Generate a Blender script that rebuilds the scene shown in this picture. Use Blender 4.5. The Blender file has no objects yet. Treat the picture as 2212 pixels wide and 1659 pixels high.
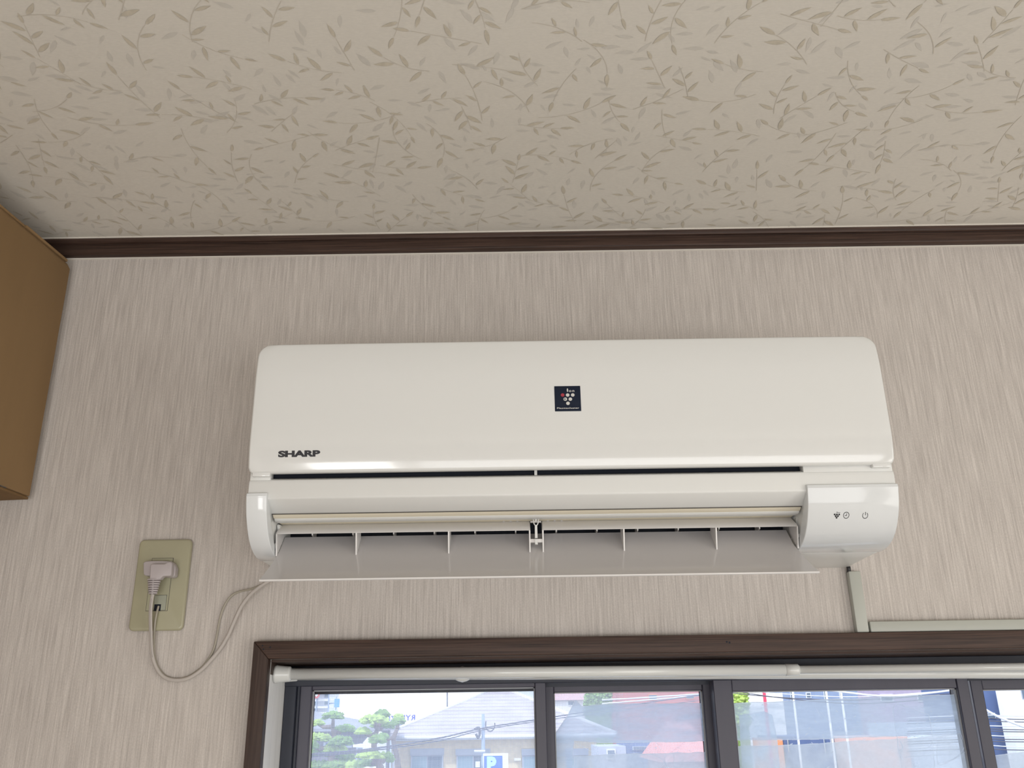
import bpy, bmesh, math, random
from mathutils import Vector, Matrix

# ------------------------------------------------------------------ camera
FPX, PITCH, ROLL, CD, CZ = 1950.0, math.radians(20.65), 0.0148, 1.209, 1.70
scn = bpy.context.scene
C = scn.collection
Fw = Vector((0, math.cos(PITCH), math.sin(PITCH)))
R0 = Vector((1, 0, 0)); U0 = Vector((0, -math.sin(PITCH), math.cos(PITCH)))
Rr = R0*math.cos(ROLL) - U0*math.sin(ROLL)
Uu = U0*math.cos(ROLL) + R0*math.sin(ROLL)
cam_pos = Vector((0, -CD, CZ))
cd = bpy.data.cameras.new('camera'); cam = bpy.data.objects.new('camera', cd); C.objects.link(cam)
M = Matrix((Rr, Uu, -Fw)).transposed().to_4x4(); M.translation = cam_pos
cam.matrix_world = M
cd.sensor_width = 36.0; cd.sensor_fit = 'HORIZONTAL'; cd.lens = 36.0*FPX/2212.0
cd.clip_start = 0.02; cd.clip_end = 800
scn.camera = cam

# ------------------------------------------------------------------ world, sun, lights, exposure
w = bpy.data.worlds.new('world'); scn.world = w; w.use_nodes = True
nt = w.node_tree; nt.nodes.clear()
wo = nt.nodes.new('ShaderNodeOutputWorld'); bg = nt.nodes.new('ShaderNodeBackground')
tc = nt.nodes.new('ShaderNodeTexCoord'); sx = nt.nodes.new('ShaderNodeSeparateXYZ')
rp = nt.nodes.new('ShaderNodeValToRGB')
rp.color_ramp.elements[0].position = 0.0; rp.color_ramp.elements[0].color = (0.97, 0.98, 1.0, 1)
rp.color_ramp.elements[1].position = 1.0; rp.color_ramp.elements[1].color = (0.62, 0.76, 1.0, 1)
nt.links.new(tc.outputs['Generated'], sx.inputs[0]); nt.links.new(sx.outputs['Z'], rp.inputs[0])
nt.links.new(rp.outputs[0], bg.inputs[0]); bg.inputs[1].default_value = 2.0
nt.links.new(bg.outputs[0], wo.inputs[0])

sl = bpy.data.lights.new('sun', 'SUN'); sl.energy = 2.2; sl.angle = math.radians(1.5); sl.color = (1, .95, .88)
sun = bpy.data.objects.new('sun', sl); C.objects.link(sun)
sun.rotation_euler = Vector((0.45, 0.55, -0.75)).to_track_quat('-Z', 'Y').to_euler()

def area(name, loc, target, sx_, sy_, power, col):
    l = bpy.data.lights.new(name, 'AREA'); l.shape = 'RECTANGLE'; l.size = sx_; l.size_y = sy_
    l.energy = power; l.color = col
    o = bpy.data.objects.new(name, l); C.objects.link(o); o.location = loc
    o.rotation_euler = (Vector(target)-Vector(loc)).to_track_quat('-Z', 'Z').to_euler()
    return o
area('back_window_daylight', (0.75, -3.32, .85), (0.75, 0, .85), 2.4, 1.15, 30, (.98, 0.99, 1.0))
area('narrow_back_window_daylight', (-.80, -3.31, .98), (-.80, 0, .98), .45, .9, 13, (1.0, 1.0, 1.0))
area('side_fill', (2.22, -1.9, 1.15), (0.0, -1.9, 1.15), 1.7, 1.5, 26, (1.0, 0.985, 0.93))  # added fill light on the right, no window is seen there

scn.view_settings.view_transform = 'Standard'; scn.view_settings.look = 'None'
scn.view_settings.gamma = 1; scn.view_settings.use_curve_mapping = False
scn.view_settings.exposure = 0.05

# ------------------------------------------------------------------ helpers
def P(u, v, dep):
    """world point seen at photo pixel (u, v) that stands dep metres in front of the window wall"""
    d = Fw + Rr*((u-1106)/FPX) + Uu*((829.5-v)/FPX)
    return cam_pos + d*((CD-dep)/d.y)
def PX(u, v, dep): return P(u, v, dep).x
def PZ(v, dep, u=1106): return P(u, v, dep).z

def tag(o, label=None, cat=None, group=None, kind=None):
    if label: o['label'] = label
    if cat: o['category'] = cat
    if group: o['group'] = group
    if kind: o['kind'] = kind
    return o
def empty(name, loc, label=None, cat=None, group=None, kind=None):
    o = bpy.data.objects.new(name, None); C.objects.link(o); o.location = loc
    o.empty_display_size = .05
    return tag(o, label, cat, group, kind)

class MB:
    """collects shapes (world coordinates) into one mesh"""
    def __init__(s): s.v = []; s.f = []; s.mi = []; s.sm = []
    def add(s, vs, fs, mi=0, smooth=False):
        n = len(s.v); s.v += [tuple(x) for x in vs]
        for f in fs: s.f.append([i+n for i in f]); s.mi.append(mi); s.sm.append(smooth)
        return s
    def box(s, x0, x1, y0, y1, z0, z1, mi=0):
        vs = [(x, y, z) for z in (z0, z1) for y in (y0, y1) for x in (x0, x1)]
        return s.add(vs, [(0,2,3,1),(4,5,7,6),(0,1,5,4),(2,6,7,3),(0,4,6,2),(1,3,7,5)], mi)
    def prism_x(s, prof, x0, x1, mi=0, smooth=False):
        """prof: list of (dep, z); extruded along x"""
        n = len(prof)
        vs = [(x0, -d, z) for d, z in prof] + [(x1, -d, z) for d, z in prof]
        fs = [(i, (i+1) % n, n+(i+1) % n, n+i) for i in range(n)]
        s.add(vs, fs, mi, smooth); s.add(vs, [list(range(n))[::-1], list(range(n, 2*n))], mi)
        return s
    def prism_y(s, poly, y0, y1, mi=0):
        n = len(poly)
        vs = [(x, y0, z) for x, z in poly] + [(x, y1, z) for x, z in poly]
        return s.add(vs, [(i, (i+1) % n, n+(i+1) % n, n+i) for i in range(n)] + [list(range(n)), list(range(n, 2*n))[::-1]], mi)
    def tube(s, pts, r, seg=10, mi=0, flat=1.0):
        pts = [Vector(p) for p in pts]; n = len(pts); rs = r if isinstance(r, (list, tuple)) else [r]*n
        vs = []; up = None
        for i, p in enumerate(pts):
            t = (pts[min(i+1, n-1)]-pts[max(i-1, 0)]).normalized()
            if up is None: up = Vector((0, 1, 0)) if abs(t.y) < .9 else Vector((0, 0, 1))
            a = t.cross(up).normalized(); b = a.cross(t).normalized(); up = b
            for k in range(seg):
                q = 2*math.pi*k/seg
                vs.append(p + a*math.cos(q)*rs[i] + b*math.sin(q)*rs[i]*flat)
        fs = [(i*seg+k, i*seg+(k+1) % seg, (i+1)*seg+(k+1) % seg, (i+1)*seg+k) for i in range(n-1) for k in range(seg)]
        s.add(vs, fs, mi, True)
        s.add(vs, [list(range(seg))[::-1], list(range((n-1)*seg, n*seg))], mi)
        return s
    def sheet(s, poly, y, mi=0):
        return s.add([(x, y, z) for x, z in poly], [list(range(len(poly)))], mi)
    def build(s, name, mat, parent=None, bevel=0, seg=2, smooth=None, ang=35):
        me = bpy.data.meshes.new(name); me.from_pydata(s.v, [], s.f)
        mats = mat if isinstance(mat, (list, tuple)) else [mat]
        for m in mats: me.materials.append(m)
        me.polygons.foreach_set('material_index', s.mi)
        me.polygons.foreach_set('use_smooth', s.sm if smooth is None else [smooth]*len(s.f))
        bm = bmesh.new(); bm.from_mesh(me)
        bmesh.ops.remove_doubles(bm, verts=bm.verts, dist=1e-6)
        if len(bm.faces) < 60000: bmesh.ops.recalc_face_normals(bm, faces=bm.faces)
        if bevel:
            es = [e for e in bm.edges if len(e.link_faces) == 2 and e.calc_face_angle(0) > math.radians(ang)]
            bmesh.ops.bevel(bm, geom=es, offset=bevel, segments=seg, affect='EDGES', profile=.5, clamp_overlap=True)
            for f in bm.faces: f.smooth = True
        bm.to_mesh(me); bm.free()
        if bevel: me.set_sharp_from_angle(angle=math.radians(40))
        o = bpy.data.objects.new(name, me); C.objects.link(o)
        if parent is not None:
            o.parent = parent; bpy.context.view_layer.update() if False else None
            pm = Matrix.Translation(parent_origin(parent)); o.matrix_parent_inverse = pm.inverted()
        return o
def parent_origin(p):
    v = Vector((0, 0, 0)); q = p
    # things are only translated, never rotated, before their parts are linked
    return Vector(p.location) if p.type == 'EMPTY' else v

def smooth_path(pts, n=8):
    pts = [Vector(p) for p in pts]; out = []
    for i in range(len(pts)-1):
        p0, p1, p2, p3 = pts[max(i-1, 0)], pts[i], pts[i+1], pts[min(i+2, len(pts)-1)]
        for k in range(n):
            t = k/n
            out.append(.5*((2*p1)+(p2-p0)*t+(2*p0-5*p1+4*p2-p3)*t*t+(3*p1-p0-3*p2+p3)*t**3))
    out.append(pts[-1]); return out

# ------------------------------------------------------------------ materials
def mat(name, col, rough=.5, spec=.5, coat=0, metal=0):
    m = bpy.data.materials.new(name); m.use_nodes = True
    b = m.node_tree.nodes['Principled BSDF']
    b.inputs['Base Color'].default_value = (*col, 1); b.inputs['Roughness'].default_value = rough
    b.inputs['Specular IOR Level'].default_value = spec; b.inputs['Coat Weight'].default_value = coat
    b.inputs['Coat Roughness'].default_value = .05; b.inputs['Metallic'].default_value = metal
    return m
def nodes(m): return m.node_tree, m.node_tree.nodes, m.node_tree.links, m.node_tree.nodes['Principled BSDF']
def noise_tex(m, scale, stretch=(1,1,1), detail=4, rough=.6):
    t, N, L, b = nodes(m)
    tc = N.new('ShaderNodeTexCoord'); mp = N.new('ShaderNodeMapping'); mp.inputs['Scale'].default_value = stretch
    nz = N.new('ShaderNodeTexNoise'); nz.inputs['Scale'].default_value = scale
    nz.inputs['Detail'].default_value = detail; nz.inputs['Roughness'].default_value = rough
    L.new(tc.outputs['Object'], mp.inputs[0]); L.new(mp.outputs[0], nz.inputs['Vector'])
    return nz.outputs['Fac']
def ramp(m, src, stops):
    t, N, L, b = nodes(m); r = N.new('ShaderNodeValToRGB'); e = r.color_ramp.elements
    while len(e) < len(stops): e.new(.5)
    for i, (p, c) in enumerate(stops): e[i].position = p; e[i].color = (*c, 1)
    L.new(src, r.inputs[0]); return r.outputs[0]
def bump(m, src, strength, dist=.001, prev=None):
    t, N, L, b = nodes(m); bp = N.new('ShaderNodeBump'); bp.inputs['Strength'].default_value = strength
    bp.inputs['Distance'].default_value = dist; L.new(src, bp.inputs['Height'])
    if prev: L.new(prev, bp.inputs['Normal'])
    L.new(bp.outputs[0], b.inputs['Normal']); return bp.outputs[0]
def mixc(m, a, bcol, fac, mode='MULTIPLY'):
    t, N, L, b = nodes(m); mx = N.new('ShaderNodeMix'); mx.data_type = 'RGBA'; mx.blend_type = mode
    mx.inputs[0].default_value = fac
    L.new(a, mx.inputs[6]); L.new(bcol, mx.inputs[7]); return mx.outputs[2]

def noisy(name, col, var=.08, scale=30, rough=.6, bumps=.1, stretch=(1,1,1), spec=.4, coat=0):
    m = mat(name, col, rough, spec, coat); f = noise_tex(m, scale, stretch)
    lo = tuple(c*(1-var) for c in col); hi = tuple(min(1, c*(1+var)) for c in col)
    L = m.node_tree.links; L.new(ramp(m, f, [(.3, lo), (.7, hi)]), m.node_tree.nodes['Principled BSDF'].inputs['Base Color'])
    if bumps: bump(m, f, bumps, .0006)
    return m

# wall paper: fine vertical threads
MW = mat('woven_wallpaper', (.5, .45, .4), .8, .2)
f1 = noise_tex(MW, 1, (420, 420, 13), 3, .65)
f2 = noise_tex(MW, 1, (150, 150, 5), 3, .6)
f3 = noise_tex(MW, 1, (700, 700, 420), 2, .6)
c1 = ramp(MW, f1, [(.32, (.455, .413, .385)), (.68, (.63, .582, .545))])
c2 = ramp(MW, f2, [(.32, (.93, .93, .93)), (.68, (1.03, 1.03, 1.03))])
c3 = ramp(MW, f3, [(.3, (.88, .88, .88)), (.7, (1.1, 1.1, 1.1))])
cc = mixc(MW, mixc(MW, c1, c2, .85), c3, .7)
MW.node_tree.links.new(cc, MW.node_tree.nodes['Principled BSDF'].inputs['Base Color'])
bump(MW, f3, .25, .0006, bump(MW, f1, .45, .0010))

MCEIL = noisy('ceiling_paper', (.70, .665, .605), .03, 180, .85, .12, (1, 3, 1), .2)
MLEAF = noisy('leaf_print', (.58, .53, .44), .08, 120, .85, 0, spec=.2)
MLEAF2 = noisy('pale_leaf_print', (.62, .59, .54), .04, 90, .85, 0, spec=.2)
MSTEM = mat('stem_print', (.61, .565, .49), .85, .2)

def wood(name, c0, c1, stretch, rough=.5, coat=.0):
    m = mat(name, c0, rough, .3, coat); m.node_tree.nodes['Principled BSDF'].inputs['Coat Roughness'].default_value = .25
    f = noise_tex(m, 1, stretch, 5, .65)
    m.node_tree.links.new(ramp(m, f, [(.3, c0), (.7, c1)]), m.node_tree.nodes['Principled BSDF'].inputs['Base Color'])
    bump(m, f, .15, .0005); return m
MWH = wood('brown_wood_horizontal', (.022, .012, .009), (.085, .049, .037), (9, 300, 500))
MWV = wood('brown_wood_vertical', (.026, .016, .013), (.072, .046, .038), (420, 260, 9))
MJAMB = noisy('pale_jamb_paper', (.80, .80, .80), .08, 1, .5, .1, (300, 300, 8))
MCAULK = mat('white_caulk', (.72, .68, .62), .6)
MFLOOR = noisy('floor_boards', (.50, .46, .41), .15, 6, .5, .1, (1, 12, 1))
MPLAIN = mat('plain_wallpaper', (.62, .58, .53), .8, .2)

MAC = mat('gloss_white_plastic', (.725, .73, .722), .12, .5, .5)
MAC2 = mat('satin_white_plastic', (.725, .728, .715), .38, .45)
MACC = mat('display_cover_plastic', (.72, .74, .755), .12, .4, .15)
MFLAP = mat('grey_white_flap_plastic', (.56, .54, .54), .09, .5, .3)
MRIB = mat('flap_rib_plastic', (.74, .72, .71), .4, .4)
MSEAL = noisy('cream_seal', (.74, .68, .55), .05, 60, .5, 0, (.05, 1, 1))
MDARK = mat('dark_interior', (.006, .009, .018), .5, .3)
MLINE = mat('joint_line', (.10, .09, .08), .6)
MINK = mat('black_print', (.018, .018, .024), .35)
MNAVY = mat('navy_badge', (.006, .012, .030), .15, .3, .0)
MSILV = mat('silver_print', (.62, .61, .58), .4)
MREDP = mat('red_print', (.38, .035, .06), .35)
MPLATE = noisy('olive_cream_plate', (.375, .355, .245), .04, 20, .28, 0, spec=.5, coat=.3)
MINS = mat('outlet_insert', (.37, .36, .25), .4)
MPLUG = mat('lilac_grey_plug', (.47, .425, .435), .45)
MCORD = mat('grey_cord', (.46, .42, .39), .5)
MCORD2 = mat('thin_grey_cord', (.36, .33, .27), .5)
MDUCT = mat('grey_green_duct', (.43, .44, .40), .42)
MROD = mat('white_rod', (.66, .67, .66), .25, .5, .4)
MALU = noisy('bronze_aluminium', (.070, .068, .094), .06, 40, .42, 0, (1, 1, .05), spec=.5)  # base colour lightened for the window glare on the stiles
MALUD = noisy('shaded_track_aluminium', (.022, .026, .042), .06, 40, .42, 0, spec=.5)  # same aluminium, with the shade on the frame put into a darker colour
MCARD = noisy('cardboard', (.27, .172, .085), .06, 14, .85, .1, (1, 1, .15), .2)
MCARDE = noisy('cardboard_edge', (.20, .12, .055), .08, 60, .85, .1, spec=.2)

def glass(name, tint=(.97, .985, 1), ior=1.45):
    m = bpy.data.materials.new(name); m.use_nodes = True; N = m.node_tree.nodes; L = m.node_tree.links; N.clear()
    o = N.new('ShaderNodeOutputMaterial'); mx = N.new('ShaderNodeMixShader'); fr = N.new('ShaderNodeFresnel')
    fr.inputs[0].default_value = ior
    tr = N.new('ShaderNodeBsdfTransparent'); tr.inputs[0].default_value = (*tint, 1)
    gl = N.new('ShaderNodeBsdfGlossy'); gl.inputs['Roughness'].default_value = .02
    L.new(fr.outputs[0], mx.inputs[0]); L.new(tr.outputs[0], mx.inputs[1]); L.new(gl.outputs[0], mx.inputs[2])
    L.new(mx.outputs[0], o.inputs[0]); return m
MGLASS = glass('window_glass')
def film_mat(name, fac, col, grid=False, fac_hi=None, scale=25, stretch=(1,1,1)):
    m = bpy.data.materials.new(name); m.use_nodes = True; N = m.node_tree.nodes; L = m.node_tree.links; N.clear()
    o = N.new('ShaderNodeOutputMaterial'); mx = N.new('ShaderNodeMixShader'); mx.inputs[0].default_value = fac
    tr = N.new('ShaderNodeBsdfTransparent')
    a = N.new('ShaderNodeBsdfTranslucent'); a.inputs[0].default_value = (*col, 1)
    d = N.new('ShaderNodeBsdfDiffuse'); d.inputs[0].default_value = (*col, 1)
    m2 = N.new('ShaderNodeMixShader'); m2.inputs[0].default_value = .06
    L.new(a.outputs[0], m2.inputs[1]); L.new(d.outputs[0], m2.inputs[2])
    L.new(tr.outputs[0], mx.inputs[1]); L.new(m2.outputs[0], mx.inputs[2]); L.new(mx.outputs[0], o.inputs[0])
    tc = N.new('ShaderNodeTexCoord')
    if grid:
        sep = N.new('ShaderNodeSeparateXYZ'); L.new(tc.outputs['Object'], sep.inputs[0]); outs = []
        for ax in ('X', 'Z'):
            k = N.new('ShaderNodeMath'); k.operation = 'MULTIPLY'; k.inputs[1].default_value = 1/0.0016
            fr = N.new('ShaderNodeMath'); fr.operation = 'FRACT'; g = N.new('ShaderNodeMath'); g.operation = 'GREATER_THAN'; g.inputs[1].default_value = .72
            L.new(sep.outputs[ax], k.inputs[0]); L.new(k.outputs[0], fr.inputs[0]); L.new(fr.outputs[0], g.inputs[0]); outs.append(g.outputs[0])
        mm = N.new('ShaderNodeMath'); mm.operation = 'MAXIMUM'; L.new(outs[0], mm.inputs[0]); L.new(outs[1], mm.inputs[1])
        ml = N.new('ShaderNodeMath'); ml.operation = 'MULTIPLY'; ml.inputs[1].default_value = fac; L.new(mm.outputs[0], ml.inputs[0])
        L.new(ml.outputs[0], mx.inputs[0])
    elif fac_hi:
        mp = N.new('ShaderNodeMapping'); mp.inputs['Scale'].default_value = stretch
        nz = N.new('ShaderNodeTexNoise'); nz.inputs['Scale'].default_value = scale; nz.inputs['Detail'].default_value = 5
        L.new(tc.outputs['Object'], mp.inputs[0]); L.new(mp.outputs[0], nz.inputs['Vector'])
        mr = N.new('ShaderNodeMapRange'); mr.inputs[1].default_value = .35; mr.inputs[2].default_value = .7
        mr.inputs[3].default_value = fac; mr.inputs[4].default_value = fac_hi
        L.new(nz.outputs['Fac'], mr.inputs[0]); L.new(mr.outputs[0], mx.inputs[0])
    return m
MSCREEN = film_mat('insect_screen_mesh', .62, (.78, .82, .92), grid=True)
MFILM = film_mat('cloudy_film', .62, (.78, .88, 1.0), fac_hi=.86, stretch=(1, 1, 4))
MFILM2 = film_mat('cloudy_film_pale', .60, (.86, .93, 1.0), fac_hi=.86, scale=40)
MGLUE = film_mat('dried_glue', .75, (.88, .92, .97))

# ------------------------------------------------------------------ the room
XWL, XWR, YB = -1.35, 2.30, -3.40
ZC = PZ(501, .014)
XH0 = PX(575, 1500, 0); XH1 = 1.46                      # window opening
ZH1 = PZ(1415, .015, 1150); ZH0 = 0.85
print('ceiling', ZC, 'hole', XH0, ZH1)

mb = MB()
def slab_hole(mb, x0, x1, z0, z1, hx0, hx1, hz0, hz1, y0, y1):
    mb.box(x0, hx0, y0, y1, z0, z1); mb.box(hx1, x1, y0, y1, z0, z1)
    mb.box(hx0, hx1, y0, y1, hz1, z1); mb.box(hx0, hx1, y0, y1, z0, hz0)
slab_hole(mb, XWL, XWR, 0, ZC, XH0, XH1, ZH0, ZH1, 0, .16)
tag(mb.build('wall_front', MW), 'beige woven-texture wallpapered wall holding the air conditioner and window', 'wall', kind='structure')
tag(MB().box(XWL-.1, XWL, YB, .16, 0, ZC).build('wall_left', MPLAIN), 'left wall out of the picture behind the cabinet', 'wall', kind='structure')
tag(MB().box(XWR, XWR+.1, YB, .16, 0, ZC).build('wall_right', MPLAIN), 'right wall out of the picture', 'wall', kind='structure')
tag(MB().box(XWL-.1, XWR+.1, YB-.1, YB, 0, ZC).build('wall_back', MPLAIN), 'back wall behind the viewer', 'wall', kind='structure')
tag(MB().box(XWL-.1, XWR+.1, YB-.1, .16, -.1, 0).build('floor', MFLOOR), 'wooden floor of the room', 'floor', kind='structure')
ceil = MB().box(XWL-.1, XWR+.1, YB-.1, .16, ZC, ZC+.1).build('ceiling', MCEIL)
tag(ceil, 'off-white ceiling paper printed with small beige leaf sprigs', 'ceiling', kind='structure')

# leaf print on the ceiling: one repeat of the paper laid again and again
random.seed(11)
TS = .52
crisp, pale, stems = MB(), MB(), MB()
def leaf(x, y, a, L, wd):
    c, s = math.cos(a), math.sin(a); bend = random.uniform(-.12, .12)
    prof = [(0, 0), (.16, .34), (.38, .5), (.62, .40), (.84, .16), (1.0, 0)]
    up = [(t*L, (q*wd + bend*L*t*(1-t))) for t, q in prof]
    dn = [(t*L, (-q*wd*.9 + bend*L*t*(1-t))) for t, q in prof[1:-1]][::-1]
    return [(x+c*p-s*q, y+s*p+c*q) for p, q in up+dn]
tile_c, tile_p, tile_s = [], [], []
def wrapd(a, b):                                        # distance on the repeating tile
    dx = abs(a[0]-b[0]) % TS; dy = abs(a[1]-b[1]) % TS
    return math.hypot(min(dx, TS-dx), min(dy, TS-dy))
def samples(x, y, a, L_): return [(x+math.cos(a)*L_*t, y+math.sin(a)*L_*t) for t in (.12, .37, .62, .87)]
def clear(sm, used, gap): return all(wrapd(p_, q) > gap for p_ in sm for q in used)
used = []
for i in range(75):
    best = None
    for _ in range(14):                                 # candidate farthest from what is already printed
        c = (random.uniform(0, TS), random.uniform(0, TS)); d_ = min([wrapd(c, q) for q in used] or [1])
        if best is None or d_ > best[0]: best = (d_, c)
    x, y = best[1]; a = random.uniform(0, 2*math.pi); Ls = random.uniform(.045, .085); k = random.uniform(-14, 14)
    nl = random.choice([3, 4, 4, 5, 5]); pts = []; st = 14
    px, py, aa = x-math.cos(a)*Ls/2, y-math.sin(a)*Ls/2, a
    for q in range(st+1):
        pts.append((px, py, aa)); px += math.cos(aa)*Ls/st; py += math.sin(aa)*Ls/st; aa += k*Ls/st
    sd = random.choice([-1, 1]); mine = []; got = 0
    for q in range(nl):
        lx, ly, la = pts[int(st*(.15+.85*q/(nl-1)))]
        off = 0 if q == nl-1 else sd*random.uniform(.6, 1.1); sd = -sd
        L_ = random.uniform(.014, .025); lx += math.cos(la+off)*.0015; ly += math.sin(la+off)*.0015
        sm = samples(lx, ly, la+off, L_)
        if not clear(sm, used, .0062) or not clear(sm, mine, .0048): continue
        tile_c.append(leaf(lx, ly, la+off, L_, L_*random.uniform(.21, .29))); mine += sm; got += 1
    if not got: continue
    used += mine
    for q in range(st):
        (x0, y0, a0), (x1, y1, a1) = pts[q], pts[q+1]; h0 = .0004*(1-q/st*.4)
        tile_s.append([(x0-math.sin(a0)*h0, y0+math.cos(a0)*h0), (x0+math.sin(a0)*h0, y0-math.cos(a0)*h0),
                       (x1+math.sin(a1)*h0, y1-math.cos(a1)*h0), (x1-math.sin(a1)*h0, y1+math.cos(a1)*h0)])
pu = []
for i in range(420):
    L_ = random.uniform(.013, .026); x, y, a = random.uniform(0, TS), random.uniform(0, TS), random.uniform(0, 6.28)
    sm = samples(x, y, a, L_)
    if clear(sm, pu, .007) and clear(sm, used, .003): tile_p.append(leaf(x, y, a, L_, L_*random.uniform(.22, .32))); pu += sm
print('leaves per tile', len(tile_c), len(tile_p))
ny = int(3.4/TS)+1; nx = int((XWR-XWL)/TS)+2
def lay(tile, z, name, m_, ):
    b = MB()
    for I in range(nx):
        for J in range(ny):
            ox, oy = XWL-.2+I*TS, -.02-(J+1)*TS+(.26 if I % 2 else 0)
            for kk, pl in enumerate(tile):
                zz = z-(kk//14 % 80)*1e-6; vs = [(x+ox, y+oy, zz) for x, y in pl]
                if max(v[1] for v in vs) > -.015 or min(v[1] for v in vs) < YB or min(v[0] for v in vs) < XWL or max(v[0] for v in vs) > XWR: continue
                b.v += vs; b.f.append(list(range(len(b.v)-1, len(b.v)-len(vs)-1, -1))); b.mi.append(0); b.sm.append(False)
    me = bpy.data.meshes.new(name); me.from_pydata(b.v, [], b.f); me.materials.append(m_)
    o = bpy.data.objects.new(name, me); C.objects.link(o); o.parent = ceil; o['kind'] = 'stuff'; return o
lay(tile_p, ZC-.0002, 'pale_leaf_print', MLEAF2)
lay(tile_s, ZC-.0003, 'stem_print', MSTEM)
lay(tile_c, ZC-.0005, 'leaf_print', MLEAF)

# cornice
zb = PZ(546, 0); h = ZC-zb
co = MB()
co.prism_x([(0, zb+.001), (.011, zb+.001), (.0125, zb+.003), (.0125, zb+h*.60), (.0095, zb+h*.62), (.0095, zb+h*.68), (.014, zb+h*.70), (.0155, ZC-.002), (.0155, ZC), (0, ZC)], XWL, XWR)
cor = co.build('trim_1', MWH, bevel=.0006, seg=1)
tag(cor, 'dark brown grooved wooden cornice between ceiling and wall', 'cornice', kind='structure')
MB().box(XWL, XWR, -.0175, -.0155, ZC-.0014, ZC).build('caulk_line', MCAULK, cor)
MB().box(XWL, XWR, -.0018, 0, zb-.0012, zb+.001).build('caulk_line', MCAULK, cor)

# ------------------------------------------------------------------ window casing
ZT = PZ(1376.5, .015, 1150); XT0 = PX(536.5, 1523, .015)
cs = empty('trim_2', (XH0, 0, ZH1), 'dark brown wooden casing around the window', 'casing', kind='structure')
XI = XH0 + .003
wt = XI-XT0
MB().prism_y([(XT0, ZT), (XI, ZH1), (XH1-.003, ZH1), (XH1+wt, ZT)], -.015, 0).build('head_casing', MWH, cs, bevel=.0012, seg=2)
MB().prism_y([(XT0, ZT), (XT0, ZH0-.03), (XI, ZH0-.03), (XI, ZH1)], -.015, 0).build('side_casing', MWV, cs, bevel=.0012, seg=2)
MB().prism_y([(XH1+wt, ZT), (XH1-.003, ZH1), (XH1-.003, ZH0-.03), (XH1+wt, ZH0-.03)], -.015, 0).build('side_casing', MWV, cs, bevel=.0012, seg=2)
FD = -.082                                              # depth of the aluminium frame's room side
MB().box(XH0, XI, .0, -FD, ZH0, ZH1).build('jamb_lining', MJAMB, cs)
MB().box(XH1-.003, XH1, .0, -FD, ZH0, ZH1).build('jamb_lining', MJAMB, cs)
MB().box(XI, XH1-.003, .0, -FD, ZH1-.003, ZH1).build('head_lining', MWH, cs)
MB().box(XI-.0001, XI+.0012, .001, -FD, ZH1-.018, ZH1-.003).build('corner_block', MWV, cs)  # brown strip added for the shade at the top of the jamb
MB().box(XI, XH1-.003, -.03, -FD, ZH0-.003, ZH0+.012).build('window_board', MWH, cs)
for (u, v) in ((567, 1394.5), (569, 1402.5), (583.5, 1398)):
    p = P(u, v, .0153)
    MB().tube([(p.x, -.0140, p.z), (p.x, -.0153, p.z)], .0011, 8).build('nail_hole', MDARK, cs)
for (u, v) in ((1570, 1386.5), (1576, 1388)):
    p = P(u, v, .0153)
    MB().tube([(p.x, -.0140, p.z), (p.x, -.0153, p.z)], .0013, 8).build('nail_hole', MDARK, cs)

# ------------------------------------------------------------------ window: outer frame, four sliding sashes, insect screens
win = empty('window_1', ((XH0+XH1)/2, .1, ZH0), 'dark bronze aluminium sliding window with four glass sashes', 'window', kind='structure')
fr = MB()
zf = PZ(1441, -.10, 1150)
fr.box(XI, XH1-.003, .082, .155, ZH1-.022, ZH1-.003)
fr.box(XI, XH1-.003, .080, .086, ZH1-.030, ZH1-.003)
fr.box(XI, XH1-.003, .082, .155, ZH0+.012, ZH0+.03)
fo = fr.build('outer_frame', MALUD, win, bevel=.0008, seg=1)
fl = MB()
fl.box(XI, XI+.016, .082, .155, ZH0+.01, ZH1-.003); fl.box(XI+.016, XI+.020, .088, .092, ZH0+.01, ZH1-.02); fl.box(XI+.016, XI+.022, .112, .116, ZH0+.01, ZH1-.02)
fl.box(XH1-.019, XH1-.003, .082, .155, ZH0+.01, ZH1-.003)
fl.build('side_frame', MALUD, win, bevel=.0006, seg=1)
MB().box(XI+.01, XH1-.01, .116, .118, ZH1-.034, ZH1-.02).build('track_rail', MALUD, win)

def sash(xl0, xl1, xr0, xr1, ztop_glass, dep, grip=False):
    """stiles xl0-xl1 and xr0-xr1, glass between; dep of the room side"""
    y0 = -dep; y1 = y0+.024; zt = ZH1-.020; zbm = ZH0+.03
    s = MB()
    s.box(xl0, xl1, y0, y1, zbm, zt).box(xr0, xr1, y0, y1, zbm, zt)
    s.box(xl1, xr0, y0+.001, y1, ztop_glass, zt).box(xl1, xr0, y0+.001, y1, zbm, zbm+.05)
    o = s.build('sash', MALU, win, bevel=.001, seg=1)
    g = MB().box(xl1-.004, xr0+.004, y0+.011, y0+.014, zbm+.045, ztop_glass+.004).build('glass_pane', MGLASS, o)
    gb = MB()
    for a, b_, c, d_ in ((xl1, xl1+.0016, zbm+.05, ztop_glass), (xr0-.0016, xr0, zbm+.05, ztop_glass), (xl1, xr0, ztop_glass-.0014, ztop_glass)):
        gb.box(a, b_, y0+.006, y0+.0108, c, d_)
    gb.build('glazing_bead', mat('grey_glazing_bead', (.30, .31, .33), .5), o)
    return o
dA, dB = -.092, -.122
zA = PZ(1488, dA, 900); zB = PZ(1493.5, dB, 1350); zC_ = PZ(1490.5, dA, 1800)
sA = sash(PX(641, 1520, dA), PX(672, 1520, dA), PX(1156, 1520, dA), PX(1180, 1520, dA), zA, dA)
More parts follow.
